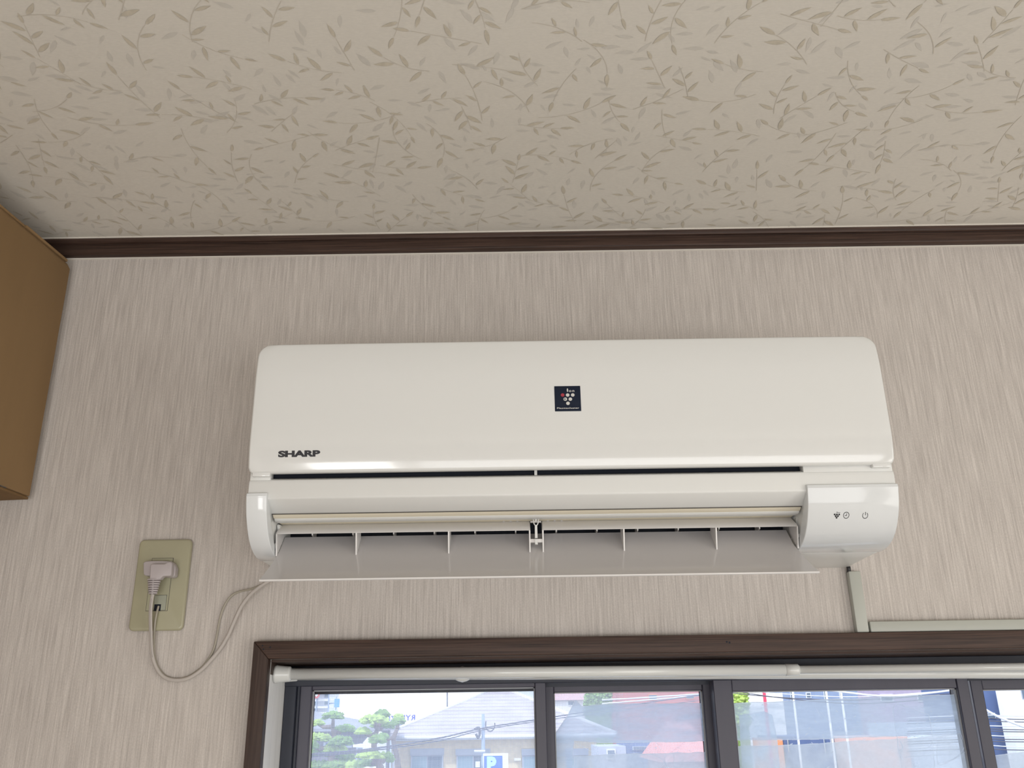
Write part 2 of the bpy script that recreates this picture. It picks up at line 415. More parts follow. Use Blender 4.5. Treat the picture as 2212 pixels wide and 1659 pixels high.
sB = sash(PX(1166, 1520, dB), PX(1197, 1520, dB), PX(1520, 1520, dB), PX(1560, 1520, dB), zB, dB)
sC = sash(PX(1542, 1500, dA), PX(1583, 1500, dA), PX(2071, 1500, dA), PX(2096, 1500, dA), zC_, dA)
sD = sash(PX(2100, 1500, dB), PX(2126, 1500, dB), XH1-.055, XH1-.020, PZ(1489, dB, 2170), dB)
# insect screens outside the two left sashes
def screen(x0, x1):
    s = MB(); z1 = ZH1-.022; z0 = ZH0+.02
    s.box(x0, x0+.012, .150, .158, z0, z1).box(x1-.012, x1, .150, .158, z0, z1).box(x0, x1, .150, .158, z1-.016, z1).box(x0, x1, .150, .158, z0, z0+.016)
    o = s.build('screen_frame', MALUD, win)
    MB().box(x0+.01, x1-.01, .1538, .1540, z0+.01, z1-.01).build('insect_mesh', MSCREEN, o)
screen(XI+.014, PX(1172, 1520, -.155)); screen(PX(1176, 1520, -.155), PX(1538, 1520, -.155))

# pieces of old adhesive film stuck on the glass
random.seed(5)
def film(par, pts, dep, m_, wob=.0006):
    q = [P(u, v, dep) for u, v in pts]; y = -dep
    # ragged outline
    out = []
    for i, a in enumerate(q):
        b_ = q[(i+1) % len(q)]; nn = max(2, int((a-b_).length/.012))
        for k in range(nn):
            p = a.lerp(b_, k/nn); out.append((p.x+(random.uniform(-wob, wob) if k else 0), p.z+(random.uniform(-wob, wob) if k else 0)))
    b = MB(); b.sheet(out, y-.0002)
    n_ = len(out)
    for i in range(n_):                                 # slightly raised whitish rim
        (x0, z0), (x1, z1) = out[i], out[(i+1) % n_]; d = Vector((x1-x0, z1-z0))
        if d.length < 1e-6: continue
        d.normalize(); hw = random.choice([.0003, .0004, .0006])*1.15; nx_, nz_ = -d.y*hw, d.x*hw
        b.sheet([(x0+nx_, z0+nz_), (x1+nx_, z1+nz_), (x1-nx_, z1-nz_), (x0-nx_, z0-nz_)], y-.0005, 1)
    return b.build('film_piece', [m_, MGLUE], par)
gB, gC, gD = dB-.0105, dA-.0105, dB-.0105
film(sB, [(1196, 1590), (1225, 1548), (1243, 1512), (1256, 1526), (1330, 1520), (1532, 1519), (1546, 1601), (1290, 1604), (1240, 1600), (1235, 1680), (1198, 1680)], gB, MFILM)
film(sB, [(1288, 1606), (1345, 1608), (1540, 1600), (1549, 1625), (1400, 1628), (1240, 1634), (1238, 1608)], gB-.0002 if False else gB+.0008, film_mat('thin_film', .10, (.8, .85, .9))) if False else None
film(sB, [(1240, 1633), (1350, 1629), (1545, 1625), (1552, 1690), (1240, 1690)], gB, MFILM2)
film(sC, [(1586, 1520), (1760, 1512), (2068, 1500), (2088, 1584), (1750, 1597), (1593, 1599)], gC, MFILM)
film(sC, [(1594, 1613), (1690, 1610), (1980, 1594), (2020, 1588), (2072, 1585), (2094, 1640), (2096, 1690), (1600, 1690)], gC, MFILM2)
film(sC, [(1597, 1545), (1650, 1537), (1668, 1546), (1678, 1600), (1686, 1690), (1604, 1690)], gC+.0008, MFILM2)
film(sC, [(1928, 1528), (1938, 1520), (2006, 1544), (2014, 1590), (2020, 1690), (1950, 1690)], gC+.0008, film_mat('clear_film', .16, (.75, .8, .9)))
film(sC, [(2022, 1592), (2040, 1589), (2074, 1584), (2088, 1622), (2060, 1640), (2024, 1650)], gC+.0016, film_mat('clear_film_b', .14, (.75, .8, .9)))
film(sD, [(2092, 1640), (2150, 1632), (2240, 1620), (2240, 1690), (2100, 1690)], gD, MFILM2)
# dried glue flecks and scratches on the glass
def flecks(par, u0, u1, v0, v1, dep, n_, seed):
    random.seed(seed); b = MB()
    for _ in range(n_):
        c = P(random.uniform(u0, u1), random.uniform(v0, v1), dep); k = random.random()
        L_ = random.uniform(.001, .0035) if k < .8 else random.uniform(.006, .03); w_ = random.uniform(.0003, .0010) if k < .8 else .00035
        a = random.uniform(-.7, .7) if k < .8 else random.uniform(-1.3, 1.3); m_ = 7; pl = []
        for t in range(m_):
            q = 2*math.pi*t/m_; rx = math.cos(q)*L_*random.uniform(.5, 1); rz = math.sin(q)*w_*random.uniform(.5, 1.2)
            pl.append((c.x+rx*math.cos(a)-rz*math.sin(a), c.z+rx*math.sin(a)+rz*math.cos(a)))
        b.sheet(pl, -dep-.0012)
    o = b.build('glue_flecks', MGLUE, par); o['kind'] = 'stuff'
flecks(sC, 1590, 2080, 1515, 1680, gC, 130, 1); flecks(sB, 1250, 1510, 1530, 1680, gB, 60, 2)
def scratch(par, pts, dep, r=.0004):
    b = MB(); q = smooth_path([P(u, v, dep+.002) for u, v in pts], 6)
    for a_, c_ in zip(q, q[1:]):
        d = Vector((c_.x-a_.x, c_.z-a_.z)).normalized()*r; b.sheet([(a_.x-d.y, a_.z+d.x), (c_.x-d.y, c_.z+d.x), (c_.x+d.y, c_.z-d.x), (a_.x+d.y, a_.z-d.x)], -dep-.0018)
    b.build('glue_line', MGLUE, par)
scratch(sC, [(1945, 1600), (1950, 1617), (1943, 1625), (1950, 1640)], gC, .0008)
scratch(sC, [(1990, 1617), (2010, 1612), (2014, 1600), (2040, 1592)], gC)
scratch(sC, [(2030, 1654), (2060, 1640), (2080, 1620), (2086, 1600)], gC, .0006)
scratch(sC, [(1956, 1636), (2000, 1632), (2060, 1630)], gC, .0005)
scratch(sB, [(1340, 1556), (1370, 1548), (1400, 1548), (1430, 1556)], gB)
scratch(sB, [(1405, 1628), (1430, 1640), (1445, 1659)], gB, .0006)
scratch(sB, [(1436, 1628), (1436, 1645), (1442, 1665)], gB, .0005)
scratch(sB, [(1455, 1626), (1457, 1665)], gB, .0005)

# ------------------------------------------------------------------ the two tension rods
def rod(name, label, pts, dep, cap, collar_u=None):
    """pts: (u, v, radius) along the rod's axis, left to right"""
    ax = [(P(u, v, dep), r) for u, v, r in pts]
    (pa, ra), (pb, rb) = ax[0], ax[-1]
    def at(x):
        for (p0, r0), (p1, r1_) in zip(ax, ax[1:]):
            if x <= p1.x or (p1, r1_) == ax[-1]: return p0.z+(p1.z-p0.z)*(x-p0.x)/(p1.x-p0.x)
    x0 = XI+.0005; root = empty(name, (x0, -dep, at(x0)), label, 'curtain rod', 'tension rods across the window')
    V = lambda x: (x, -dep, at(x))
    xe = XH1-.0035
    if collar_u:
        xc = PX(collar_u, 1448, dep)
        MB().tube([V(x0+.014), V(xc)], ra, 24).build('tube', MROD, root)
        MB().tube([V(xc-.01), V(xe-.01)], rb, 24).build('tube', MROD, root)
        MB().tube([V(xc-.002), V(xc-.0019), V(xc+.014), V(xc+.0165)], [ra, ra*1.07, ra*1.05, rb*1.02], 24).build('collar', MROD, root)
    else: MB().tube([V(x0+.014), V(xe-.01)], ra, 24).build('tube', MROD, root)
    MB().tube([V(x0+q) for q in (0, .003, .004, .018, .020, .0215)], [cap*.98, cap, cap*.96, cap*.84, cap*.82, ra], 24).build('end_cap', MROD, root)
    MB().tube([V(xe-.022), V(xe)], [cap*.8, cap], 24).build('end_cap', MROD, root)
    return root, at
r1, at1 = rod('tension_rod', 'white telescopic rod nearest the room, narrowing after a collar on the right', [(700, 1455.5, .0071), (1150, 1452, .0071), (1690, 1447.3, .0071), (2212, 1440.5, .0051)], -.022, .0115, collar_u=1700)
r2, at2 = rod('tension_rod', 'white rod partly hidden behind and just below the front one', [(700, 1457.5, .0070), (1150, 1455.8, .0070), (2212, 1453.5, .0070)], -.060, .0100)
p = PX(999, 1460, -.060); z2_ = at2(p)
MB().tube([(p-.010, .060, z2_), (p-.006, .060, z2_), (p, .060, z2_), (p+.006, .060, z2_), (p+.010, .060, z2_)], [.0071, .0090, .0104, .0090, .0071], 24).build('joint_ring', MROD, r2)

# ------------------------------------------------------------------ air conditioner
XL = PX(533, 1000, .20); XR = PX(1937, 985, .20)
XCL = PX(578, 1075, .187); XCR = PX(1744, 1075, .187)
ac = empty('air_conditioner', ((XL+XR)/2, 0, 1.888), 'white wall-mounted split air conditioner with open flap above the window', 'air conditioner')
zt = PZ(731.5, .200); zpb = PZ(1010.5, .200)
zs = PZ(1024, .187)                       # top of lower fascia
zk = PZ(1070, .185)                         # crease
ZBT = 1.888
print('AC', XL, XR, 'top', zt, 'panel bottom', zpb, 'caps', XCL, XCR)
# casing: upper block behind the panel
body = MB().prism_x([(0, zt-.006), (.165, zt-.006), (.172, zt-.012), (.172, zs+.004), (.172, zs-.004), (.10, zs-.01), (.0, zs-.01)], XL+.002, XR-.002)
body.build('casing', MAC2, ac, bevel=.003, seg=3)
zl1 = PZ(1101, .166); zl2 = PZ(1104, .161); zl3 = PZ(1112, .158); zl4 = PZ(1120, .150)
fas = MB().prism_x([(.12, zs), (.181, zs), (.1862, zs-.003), (.187, zs-.008), (.1865, zk+.006), (.1865, zk), (.1845, zk-.0015), (.166, zl1), (.150, zl1), (.12, zl1)], XL+.0005, XR-.0005)
fas.build('lower_fascia', MAC2, ac, bevel=.0012, seg=2, ang=50)
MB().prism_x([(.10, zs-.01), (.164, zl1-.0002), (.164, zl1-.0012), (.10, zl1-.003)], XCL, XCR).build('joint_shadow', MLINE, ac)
MB().prism_x([(.12, zl1-.0008), (.163, zl1-.0012), (.1635, zl2-.0010), (.158, zl3), (.12, zl3)], XCL+.001, XCR-.001).build('seal_strip', MSEAL, ac, bevel=.0005, seg=1)
MB().prism_x([(.140, zl3), (.1565, zl3), (.1545, (zl3+zl4)/2), (.150, zl4), (.1475, zl4+.0008), (.140, zl3-.002)], XCL+.001, XCR-.001).build('outlet_lip', MAC2, ac, bevel=.0006, seg=1)
# dark slot under the panel, with its white divider
sx0, sx1, sd_ = PX(591, 1025, .174), PX(1728, 1015, .174), PX(1157, 1020, .174)
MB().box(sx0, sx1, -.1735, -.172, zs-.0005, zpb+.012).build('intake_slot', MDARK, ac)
MB().box(sd_-.0016, sd_+.0016, -.181, -.1735, zs-.0005, zpb+.012).build('slot_divider', MAC2, ac)

for a, b_ in ((XL+.001, sx0), (sx1, XR-.001)):
    MB().box(a, b_, -.1855, -.17, zs-.006, zpb+.012).build('corner_block', MAC2, ac, bevel=.001, seg=2)

# front panel: a gently curved shell with rounded corners
def panel(name, x0, x1, z0, z1, rt, rb, depf, th, edge, m_, parent, nx_=60, nz_=44):
    def ext(z):
        t = z1-z; b_ = z-z0; s = 0
        if t < rt: s = rt-math.sqrt(max(0, rt*rt-(rt-t)**2))
        elif b_ < rb: s = rb-math.sqrt(max(0, rb*rb-(rb-b_)**2))
        return s
    def sdf(x, z):
        cx, hz = (x0+x1)/2, 0
        dx = min(x-x0, x1-x); t = z1-z; b_ = z-z0
        r = rt if t < b_ else rb; dz = min(t, b_)
        if dx < r and dz < r: return max(0, r-math.hypot(r-dx, r-dz))
        return max(0, min(dx, dz))
    def dense(n_, L_, e):
        k = [0, .08*e, .25*e, .5*e, .75*e, e]; inner = [e+(L_-2*e)*i/n_ for i in range(1, n_)]
        return k+inner+[L_-q for q in k[::-1]]
    zr = dense(nz_, z1-z0, edge); rows = [z0+q for q in zr]
    grid = []
    for z in rows:
        s = ext(z); a, b_ = x0+s, x1-s; xs = [a+q for q in dense(nx_, b_-a, edge)]
        row = []
        for x in xs:
            e = sdf(x, z); dr = 0 if e >= edge else edge-math.sqrt(max(0, edge*edge-(edge-e)**2))
            row.append((x, -(depf(x, z)-dr), z))
        grid.append(row)
    vs = [v for r in grid for v in r]; W = len(grid[0]); H = len(grid)
    back = [(v[0], min(v[1]+.0005, -(depf(v[0], v[2])-th)) if False else -(depf(v[0], v[2])-th), v[2]) for v in vs]
    mb = MB(); N_ = len(vs)
    fs = [(i*W+j, i*W+j+1, (i+1)*W+j+1, (i+1)*W+j) for i in range(H-1) for j in range(W-1)]
    mb.add(vs+back, fs, 0, True)
    n0 = 0
    fb = [(N_+a, N_+d, N_+c, N_+b_) for a, b_, c, d in fs]
    per = [j for j in range(W)]+[i*W+W-1 for i in range(1, H)]+[(H-1)*W+j for j in range(W-2, -1, -1)]+[i*W for i in range(H-2, 0, -1)]
    sd2 = [(per[k], per[(k+1) % len(per)], N_+per[(k+1) % len(per)], N_+per[k]) for k in range(len(per))]
    for f in fb+sd2: mb.f.append(list(f)); mb.mi.append(0); mb.sm.append(True)
    o = mb.build(name, m_, parent)
    o.data.set_sharp_from_angle(angle=math.radians(50)); return o
XM = (XL+XR)/2
def dep_panel(x, z):
    b_ = z-zpb; t = zt-z; d = .2005
    if b_ < .045: d -= .0065*((.045-b_)/.045)**2.2
    if t < .05: d -= .006*((.05-t)/.05)**2
    d -= .0015*(abs(x-XM)/(XR-XM))**6
    return d
panel('front_panel', XL, XR, zpb, zt, .0165, .007, dep_panel, .007, .0028, MAC, ac)
for a, b_ in ((XL+.005, XL+.026), (XR-.026, XR-.005)):
    MB().box(a, b_, -.192, -.176, zpb-.0035, zpb+.004).build('panel_foot', MAC, ac, bevel=.0012, seg=2)

# end pieces of the lower body and their glossy covers
zct = PZ(1055, .19)
lower = [(0, zct+.012), (.180, zct+.012), (.1815, zct-.004), (.170, 1.931), (.142, 1.906), (.1065, 1.900), (.1065, 1.8893), (.066, ZBT+.0012), (.03, ZBT+.001), (0, ZBT)]
MB().prism_x(lower, XL+.0015, XCL-.002).build('side_casing', MAC2, ac, bevel=.002, seg=2, ang=60)
MB().prism_x(lower, XCR+.002, XR-.0015).build('side_casing', MAC2, ac, bevel=.002, seg=2, ang=60)
cv = smooth_path([(.150, zct, 0), (.186, zct, 0), (.1912, zct-.004, 0), (.1905, 1.947, 0), (.1848, 1.929, 0), (.172, 1.9105, 0), (.155, 1.8975, 0), (.132, 1.8903, 0), (.108, 1.8895, 0)], 4)
prof = [(p_.x, p_.y) for p_ in cv]
prof = prof+[(.108, 1.8955), (.142, 1.905), (.160, 1.925), (.150, zct-.008)]
MB().prism_x(prof, XL, XCL, smooth=True).build('side_cover', MACC, ac, bevel=.0022, seg=3, ang=58)
dc = MB().prism_x(prof, XCR, XR, smooth=True).build('display_cover', MACC, ac, bevel=.0022, seg=3, ang=58)
dc['label'] = 'glossy display cover with three black icons'
# bottom tray and outlet interior
MB().prism_x([(0, ZBT), (.10, ZBT), (.108, ZBT+.006), (.10, ZBT+.010), (0, ZBT+.010)], XCL-.004, XCR+.004).build('bottom_tray', MAC2, ac, bevel=.001, seg=1)
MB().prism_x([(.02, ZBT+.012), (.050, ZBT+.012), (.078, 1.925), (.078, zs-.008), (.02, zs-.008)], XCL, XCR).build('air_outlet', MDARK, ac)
for a, b_ in ((XCL-.001, PX(620, 1130, .10)), (PX(1706, 1130, .10), XCR+.001)):
    MB().prism_x([(.06, ZBT+.010), (.125, 1.912), (.135, zl4), (.06, zl4+.01)], a, b_).build('outlet_end', MAC2, ac, bevel=.001, seg=1)
for i in range(12):                                     # vertical air guides deep in the outlet
    x = XCL+.035+(XCR-XCL-.07)*i/11
    MB().prism_x([(.079, 1.918), (.100, 1.922), (.104, 1.940), (.082, 1.950)], x-.0008, x+.0008).build('air_guide', MRIB, ac)
for u in (1088, 1103, 1118, 1184, 1199, 1214):
    x = PX(u, 1130, .13)
    MB().prism_x([(.10, 1.929), (.128, 1.9315), (.130, 1.9395), (.10, 1.944)], x-.0011, x+.0011).build('air_guide', MRIB, ac)

# the big open flap with its ribs and inner blades
XF0, XF1 = PX(560, 1253, .18), PX(1770, 1233, .18)
fbk = (.108, PZ(1153.5, .108)); ffr = (.180, PZ(1245, .180))
print('flap', XF0, XF1, fbk, ffr)
fl = MB(); nseg = 14
top = []; bot = []
for i in range(nseg+1):
    t = i/nseg; d = fbk[0]+(ffr[0]-fbk[0])*t; z = fbk[1]+(ffr[1]-fbk[1])*t - .0035*math.sin(math.pi*t)
    top.append((d, z)); bot.append((d-.0012, z-.0017))
xin0, xin1 = XF0+.007, XF1-.010
def fx(i):
    t = i/nseg; k = min(1, max(0, (t-.30)/.70)); return (xin0+(XF0-xin0)*k, xin1+(XF1-xin1)*k)
vs = []
for i in range(nseg+1):
    a, b_ = fx(i); vs += [(a, -top[i][0], top[i][1]), (b_, -top[i][0], top[i][1]), (a, -bot[i][0], bot[i][1]), (b_, -bot[i][0], bot[i][1])]
fs = []
for i in range(nseg):
    o = 4*i; fs += [(o, o+1, o+5, o+4), (o+2, o+6, o+7, o+3), (o, o+4, o+6, o+2), (o+1, o+3, o+7, o+5)]
fs += [(0, 2, 3, 1), (4*nseg, 4*nseg+1, 4*nseg+3, 4*nseg+2)]
fl.add(vs, fs, 0, True)
flap = fl.build('flap', MFLAP, ac); flap.data.set_sharp_from_angle(angle=math.radians(40))
flap['label'] = 'glossy grey-white swing flap tilted open'
MB().prism_x([(ffr[0]-.0012, ffr[1]-.0014), (ffr[0]+.0006, ffr[1]-.0012), (ffr[0]+.0006, ffr[1]+.0004), (ffr[0]-.0010, ffr[1]+.0006)], XF0, XF1).build('flap_edge', MRIB, flap)
bf = (.143, PZ(1146.0, .143)); bt = (.1395, PZ(1139.5, .1395)); bb = (.118, PZ(1125.5, .118))
def flz(d):
    t = (d-fbk[0])/(ffr[0]-fbk[0]); return fbk[1]+(ffr[1]-fbk[1])*t-.0035*math.sin(math.pi*max(0, min(1, t)))
for (u0, u1) in ((597, 1145), (1172.5, 1724.5)):
    a, b_ = PX(u0, 1148, .143), PX(u1, 1148, .143)
    MB().prism_x([bf, bt, bb, (bb[0]-.0008, bb[1]-.0012), (bt[0]-.002, bt[1]-.0014), (bf[0]-.0014, bf[1])], a, b_).build('inner_blade', MRIB, flap, bevel=.0003, seg=1)
for u in (597.6, 769.5, 969, 1144.3, 1173, 1348, 1548, 1724):
    x = PX(u, 1152 - .0148*(u-1106) if False else 1150, .143)
    if True:
        MB().prism_x([bf, (.1365, flz(.1365)+.0002), (.112, flz(.112)+.0002), (bb[0], bb[1]-.001), (bt[0], bt[1]-.001)], x-.0008, x+.0008).build('rib', MRIB, flap)
# pivot bar and drive link in the middle gap
xa, xb, xm = PX(1145, 1170, .137), PX(1172.5, 1170, .137), PX(1158.5, 1170, .137)
zp = PZ(1169, .137)
MB().box(xa, xb, -.1385, -.1345, zp-.0021, zp+.0021).build('pivot_bar', MRIB, flap, bevel=.0004, seg=1)
lk = MB(); zq = PZ(1163, .140); zr_ = PZ(1137, .136)
lk.prism_y([(xm-.0016, zq), (xm+.0016, zq), (xm+.0014, zr_), (xm-.0014, zr_)], -.1405, -.1375)
lk.prism_y([(xm-.0016, zp-.005), (xm+.0016, zp-.005), (xm+.0018, zp+.001), (xm-.0018, zp+.001)], -.1415, -.1385)
lk.tube(smooth_path([(xm-.0032, -.138, PZ(1121, .138)), (xm-.0025, -.139, PZ(1131, .138)), (xm-.001, -.140, PZ(1136, .138)), (xm+.001, -.140, PZ(1136, .138)), (xm+.0025, -.139, PZ(1131, .138)), (xm+.0032, -.138, PZ(1121, .138))], 4), .0007, 8)
lk.tube([(xm, -.137, PZ(1120, .138)), (xm, -.139, PZ(1126, .138))], .0012, 8)
lk.build('drive_link', MAC2, ac)
MB().box(xa+.001, xb-.001, -.124, -.121, PZ(1128.5, .122)-.0008, PZ(1128.5, .122)+.0008).build('cross_bar', MRIB, ac)
for u, s in ((591, -1), (1731, 1)):
    x = PX(u, 1165, .14); z = PZ(1165 if s > 0 else 1170, .14, 1106)
    MB().tube([(x-.004, -.133, z), (x+.004, -.133, z)], .0038, 16).build('flap_pin', MAC2, flap)

# lettering and emblem
def text_mesh(s, size, sx_=1.0, bold=0.0, sp=1.0):
    cu = bpy.data.curves.new('t', 'FONT'); cu.body = s; cu.size = size; cu.offset = bold; cu.space_character = sp; cu.resolution_u = 5
    cu.align_x = 'LEFT'; ob = bpy.data.objects.new('t', cu); C.objects.link(ob)
    dg = bpy.context.evaluated_depsgraph_get(); me = bpy.data.meshes.new_from_object(ob.evaluated_get(dg))
    vs = [(v.co.x*sx_, v.co.y) for v in me.vertices]; fs = [list(p_.vertices) for p_ in me.polygons]
    bpy.data.objects.remove(ob); bpy.data.curves.remove(cu); bpy.data.meshes.remove(me); return vs, fs
def put_text(s, x0, x1, z0, z1, yf, name, m_, parent, bold=.0, sp=1.0, mirror=False, th=.0002):
    """fits text into the box x0-x1, z0-z1; yf(x,z) gives the surface y"""
    vs, fs = text_mesh(s, 1, 1, bold, sp)
    ax, bx = min(v[0] for v in vs), max(v[0] for v in vs); az, bz = min(v[1] for v in vs), max(v[1] for v in vs)
    q = []
    for x, z in vs:
        t = (x-ax)/(bx-ax); t = 1-t if mirror else t
        X = x0+(x1-x0)*t; Z = z0+(z1-z0)*(z-az)/(bz-az); q.append((X, yf(X, Z)-th, Z))
    return MB().add(q, fs).build(name, m_, parent)
yp = lambda x, z: -dep_panel(x, z)
a = P(600, 987, .199); b_ = P(692, 973.5, .199)
put_text('SHARP', a.x, b_.x, PZ(987, .199, 646)+.0002, PZ(973, .199, 646), yp, 'lettering', MINK, ac, bold=.055, sp=.97)

bx0, bx1 = PX(1198, 862, .2005), PX(1254.5, 862, .2005); bz0, bz1 = PZ(888.5, .2005, 1226), PZ(834, .2005, 1226)
bd = MB().prism_y([(bx0, bz0), (bx1, bz0), (bx1, bz1), (bx0, bz1)], -.2010, -.2003).build('badge', MNAVY, ac, bevel=.0003, seg=2)
bd['label'] = 'square navy emblem with a cluster of dots'
yb = -.2010
def bp(px_, py_):   # pixel in the badge close-up (1160,810)+/15.8
    return PX(1160+px_/15.8, 810+py_/15.8, .201), PZ(810+py_/15.8, .201, 1160+px_/15.8)
def disc(cx, cz, rx, rz, y, th, m_, par, name='dot', n_=24, inner=0):
    b = MB()
    ring = [(cx+rx*math.cos(2*math.pi*k/n_), cz+rz*math.sin(2*math.pi*k/n_)) for k in range(n_)]
    if not inner: b.prism_y(ring, y-th, y)
    else:
        r2_ = [(cx+(x-cx)*inner, cz+(z-cz)*inner) for x, z in ring]
        vs = [(x, y-th, z) for x, z in ring+r2_]
        b.add(vs, [(k, (k+1) % n_, n_+(k+1) % n_, n_+k) for k in range(n_)])
    return b.build(name, m_, par)
for i, (px_, py_) in enumerate(((875, 685), (1046, 685), (1220, 683), (965, 826), (1138, 826), (1057, 968))):
    cx, cz = bp(px_, py_); disc(cx, cz, .00215, .00210, yb, .00015, MREDP if i == 0 else MSILV, bd)
    if i == 3: disc(cx-.0004, cz, .0009, .0013, yb-.00015, .0001, mat('grey_print', (.12, .13, .15), .4), bd)
cx, cz = bp(1040, 520); disc(cx, cz, .0008, .0023, yb, .00015, MSILV, bd, 'emblem_letter')
x0_, z0_ = bp(1090, 583); x1_, z1__ = bp(1272, 520)
put_text('on', x0_, x1_, z0_, z1__, lambda x, z: yb, 'emblem_letter', MSILV, bd, bold=.015, sp=1.25)
x0_, z0_ = bp(682, 1162); x1_, z1__ = bp(1440, 1098)
put_text('Plasmacluster', x0_, x1_, z0_, z1__, lambda x, z: yb, 'emblem_letter', MSILV, bd, bold=.022, sp=1.1)

# icons on the display cover (slightly tilted surface)
def ycov(x, z):
    pts = [(p_.x, p_.y) for p_ in cv[4:]]
    for (d0, z0), (d1, z1) in zip(pts, pts[1:]):
        if z1 <= z <= z0: return -(d0+(d1-d0)*(z0-z)/(z0-z1+1e-9))-.0001
    return -.191
def ip(px_, py_):
    u, v = 1640+px_/6.9125, 1020+py_/6.9125; d = .187
    for _ in range(4):
        q = P(u, v, d); d = -ycov(q.x, q.z)
    return q
def patch(pts, name, m_, par):
    vs = [(x, ycov(x, z)-.0001, z) for x, z in pts]; return MB().add(vs, [list(range(len(vs)))]).build(name, m_, par)
def ringp(cx, cz, r, w_, a0, a1, n_=28):
    vs = []; fs = []
    for k in range(n_+1):
        a_ = a0+(a1-a0)*k/n_
        for rr in (r-w_/2, r+w_/2):
            x, z = cx+rr*math.cos(a_), cz+rr*math.sin(a_); vs.append((x, ycov(x, z)-.0001, z))
    fs = [(2*k, 2*k+1, 2*k+3, 2*k+2) for k in range(n_)]; return vs, fs
SC = .165/1000
icon = MB()
for (px_, py_) in ((1127, 632), (1160, 632), (1194, 632), (1142, 657), (1175, 657), (1155, 681)):
    q = ip(px_, py_); vs = [(q.x+.00105*math.cos(t*.5236), 0, q.z+.00095*math.sin(t*.5236)) for t in range(12)]
    icon.add([(x, ycov(x, z)-.0001, z) for x, y, z in vs], [list(range(12))])
q = ip(1162, 600); icon.add([(x, ycov(x, z)-.0001, z) for x, z in ((q.x-.0003, q.z-.0007), (q.x+.0003, q.z-.0007), (q.x+.0003, q.z+.0007), (q.x-.0003, q.z+.0007))], [(0, 1, 2, 3)])
q = ip(1188, 604); icon.add([(x, ycov(x, z)-.0001, z) for x, z in ((q.x-.0016, q.z-.0002), (q.x+.0016, q.z-.0002), (q.x+.0016, q.z+.0002), (q.x-.0016, q.z+.0002))], [(0, 1, 2, 3)])
icon.build('grape_icon', MINK, dc)
def bar(ic, q0, q1, w_):
    d = Vector((q1[0]-q0[0], q1[1]-q0[1])).normalized(); n_ = (-d.y*w_/2, d.x*w_/2)
    pts = [(q0[0]+n_[0], q0[1]+n_[1]), (q1[0]+n_[0], q1[1]+n_[1]), (q1[0]-n_[0], q1[1]-n_[1]), (q0[0]-n_[0], q0[1]-n_[1])]
    ic.add([(x, ycov(x, z)-.00015, z) for x, z in pts], [(0, 1, 2, 3)])
q = ip(1300, 643); ic = MB(); v_, f_ = ringp(q.x, q.z, .0032, .0006, 0, 2*math.pi); ic.add(v_, f_)
bar(ic, (q.x+.0003, q.z-.0004), (q.x+.0003, q.z+.0019), .0006); bar(ic, (q.x+.0006, q.z-.0004), (q.x-.0017, q.z-.0004), .0006); ic.build('clock_icon', MINK, dc)
q = ip(1583, 646); ic = MB(); v_, f_ = ringp(q.x, q.z, .0030, .0006, math.radians(90+38), math.radians(90+322)); ic.add(v_, f_)
bar(ic, (q.x+.0001, q.z+.0002), (q.x+.0001, q.z+.0036), .0006); ic.build('power_icon', MINK, dc)

# ------------------------------------------------------------------ wall outlet, plug, cords
ox0, ox1 = PX(291, 1264, .004), PX(406, 1264, .004); oz1, oz0 = PZ(1166, .004, 360), PZ(1363, .004, 337)
ou = empty('wall_outlet', ((ox0+ox1)/2, 0, oz0), 'olive-cream wall outlet plate left of the air conditioner', 'outlet')
def rr(x0, x1, z0, z1, r, n_=6):
    out = []
    for cx, cz, a0 in ((x1-r, z1-r, 0), (x0+r, z1-r, 90), (x0+r, z0+r, 180), (x1-r, z0+r, 270)):
        for k in range(n_+1):
            a_ = math.radians(a0+90*k/n_); out.append((cx+r*math.cos(a_), cz+r*math.sin(a_)))
    return out
MB().prism_y(rr(ox0, ox1, oz0, oz1, .0065), -.0075, 0).build('cover_plate', MPLATE, ou, bevel=.0028, seg=4, ang=60)
def op(px_, py_, d=.008): q = P(250+px_/4.1475, 1120+py_/4.1475, d); return q
i0 = op(300, 590); iw0, iw1 = i0.x, op(487, 590).x; iz1, iz0 = op(430, 357).z, op(370, 826).z
MB().box(iw0-.0005, iw1+.0005, -.0078, -.0070, iz0-.0005, iz1+.0005).build('insert_gap', MLINE, ou)
MB().box(iw0, iw1, -.0086, -.0072, iz0, iz1).build('outlet_insert', MINS, ou, bevel=.0004, seg=1)
j0, j1 = op(345, 760).x, op(452, 760).x; jz1, jz0 = op(400, 688).z, op(400, 822).z
ja = MB().box(j0-.0003, j1+.0003, -.0090, -.0080, jz0-.0003, jz1+.0003).build('jack_gap', MLINE, ou)
MB().box(j0, j1, -.0095, -.0082, jz0, jz1).build('phone_jack', mat('jack_grey', (.34, .35, .28), .45), ou, bevel=.0004, seg=1)
jx = op(378, 800).x; jz = op(378, 800).z
MB().box(jx-.0042, jx+.0042, -.0099, -.0090, jz-.0042, jz+.0042).build('jack_opening', MDARK, ou)
# highlight scuff on the plate's corner is left to the gloss

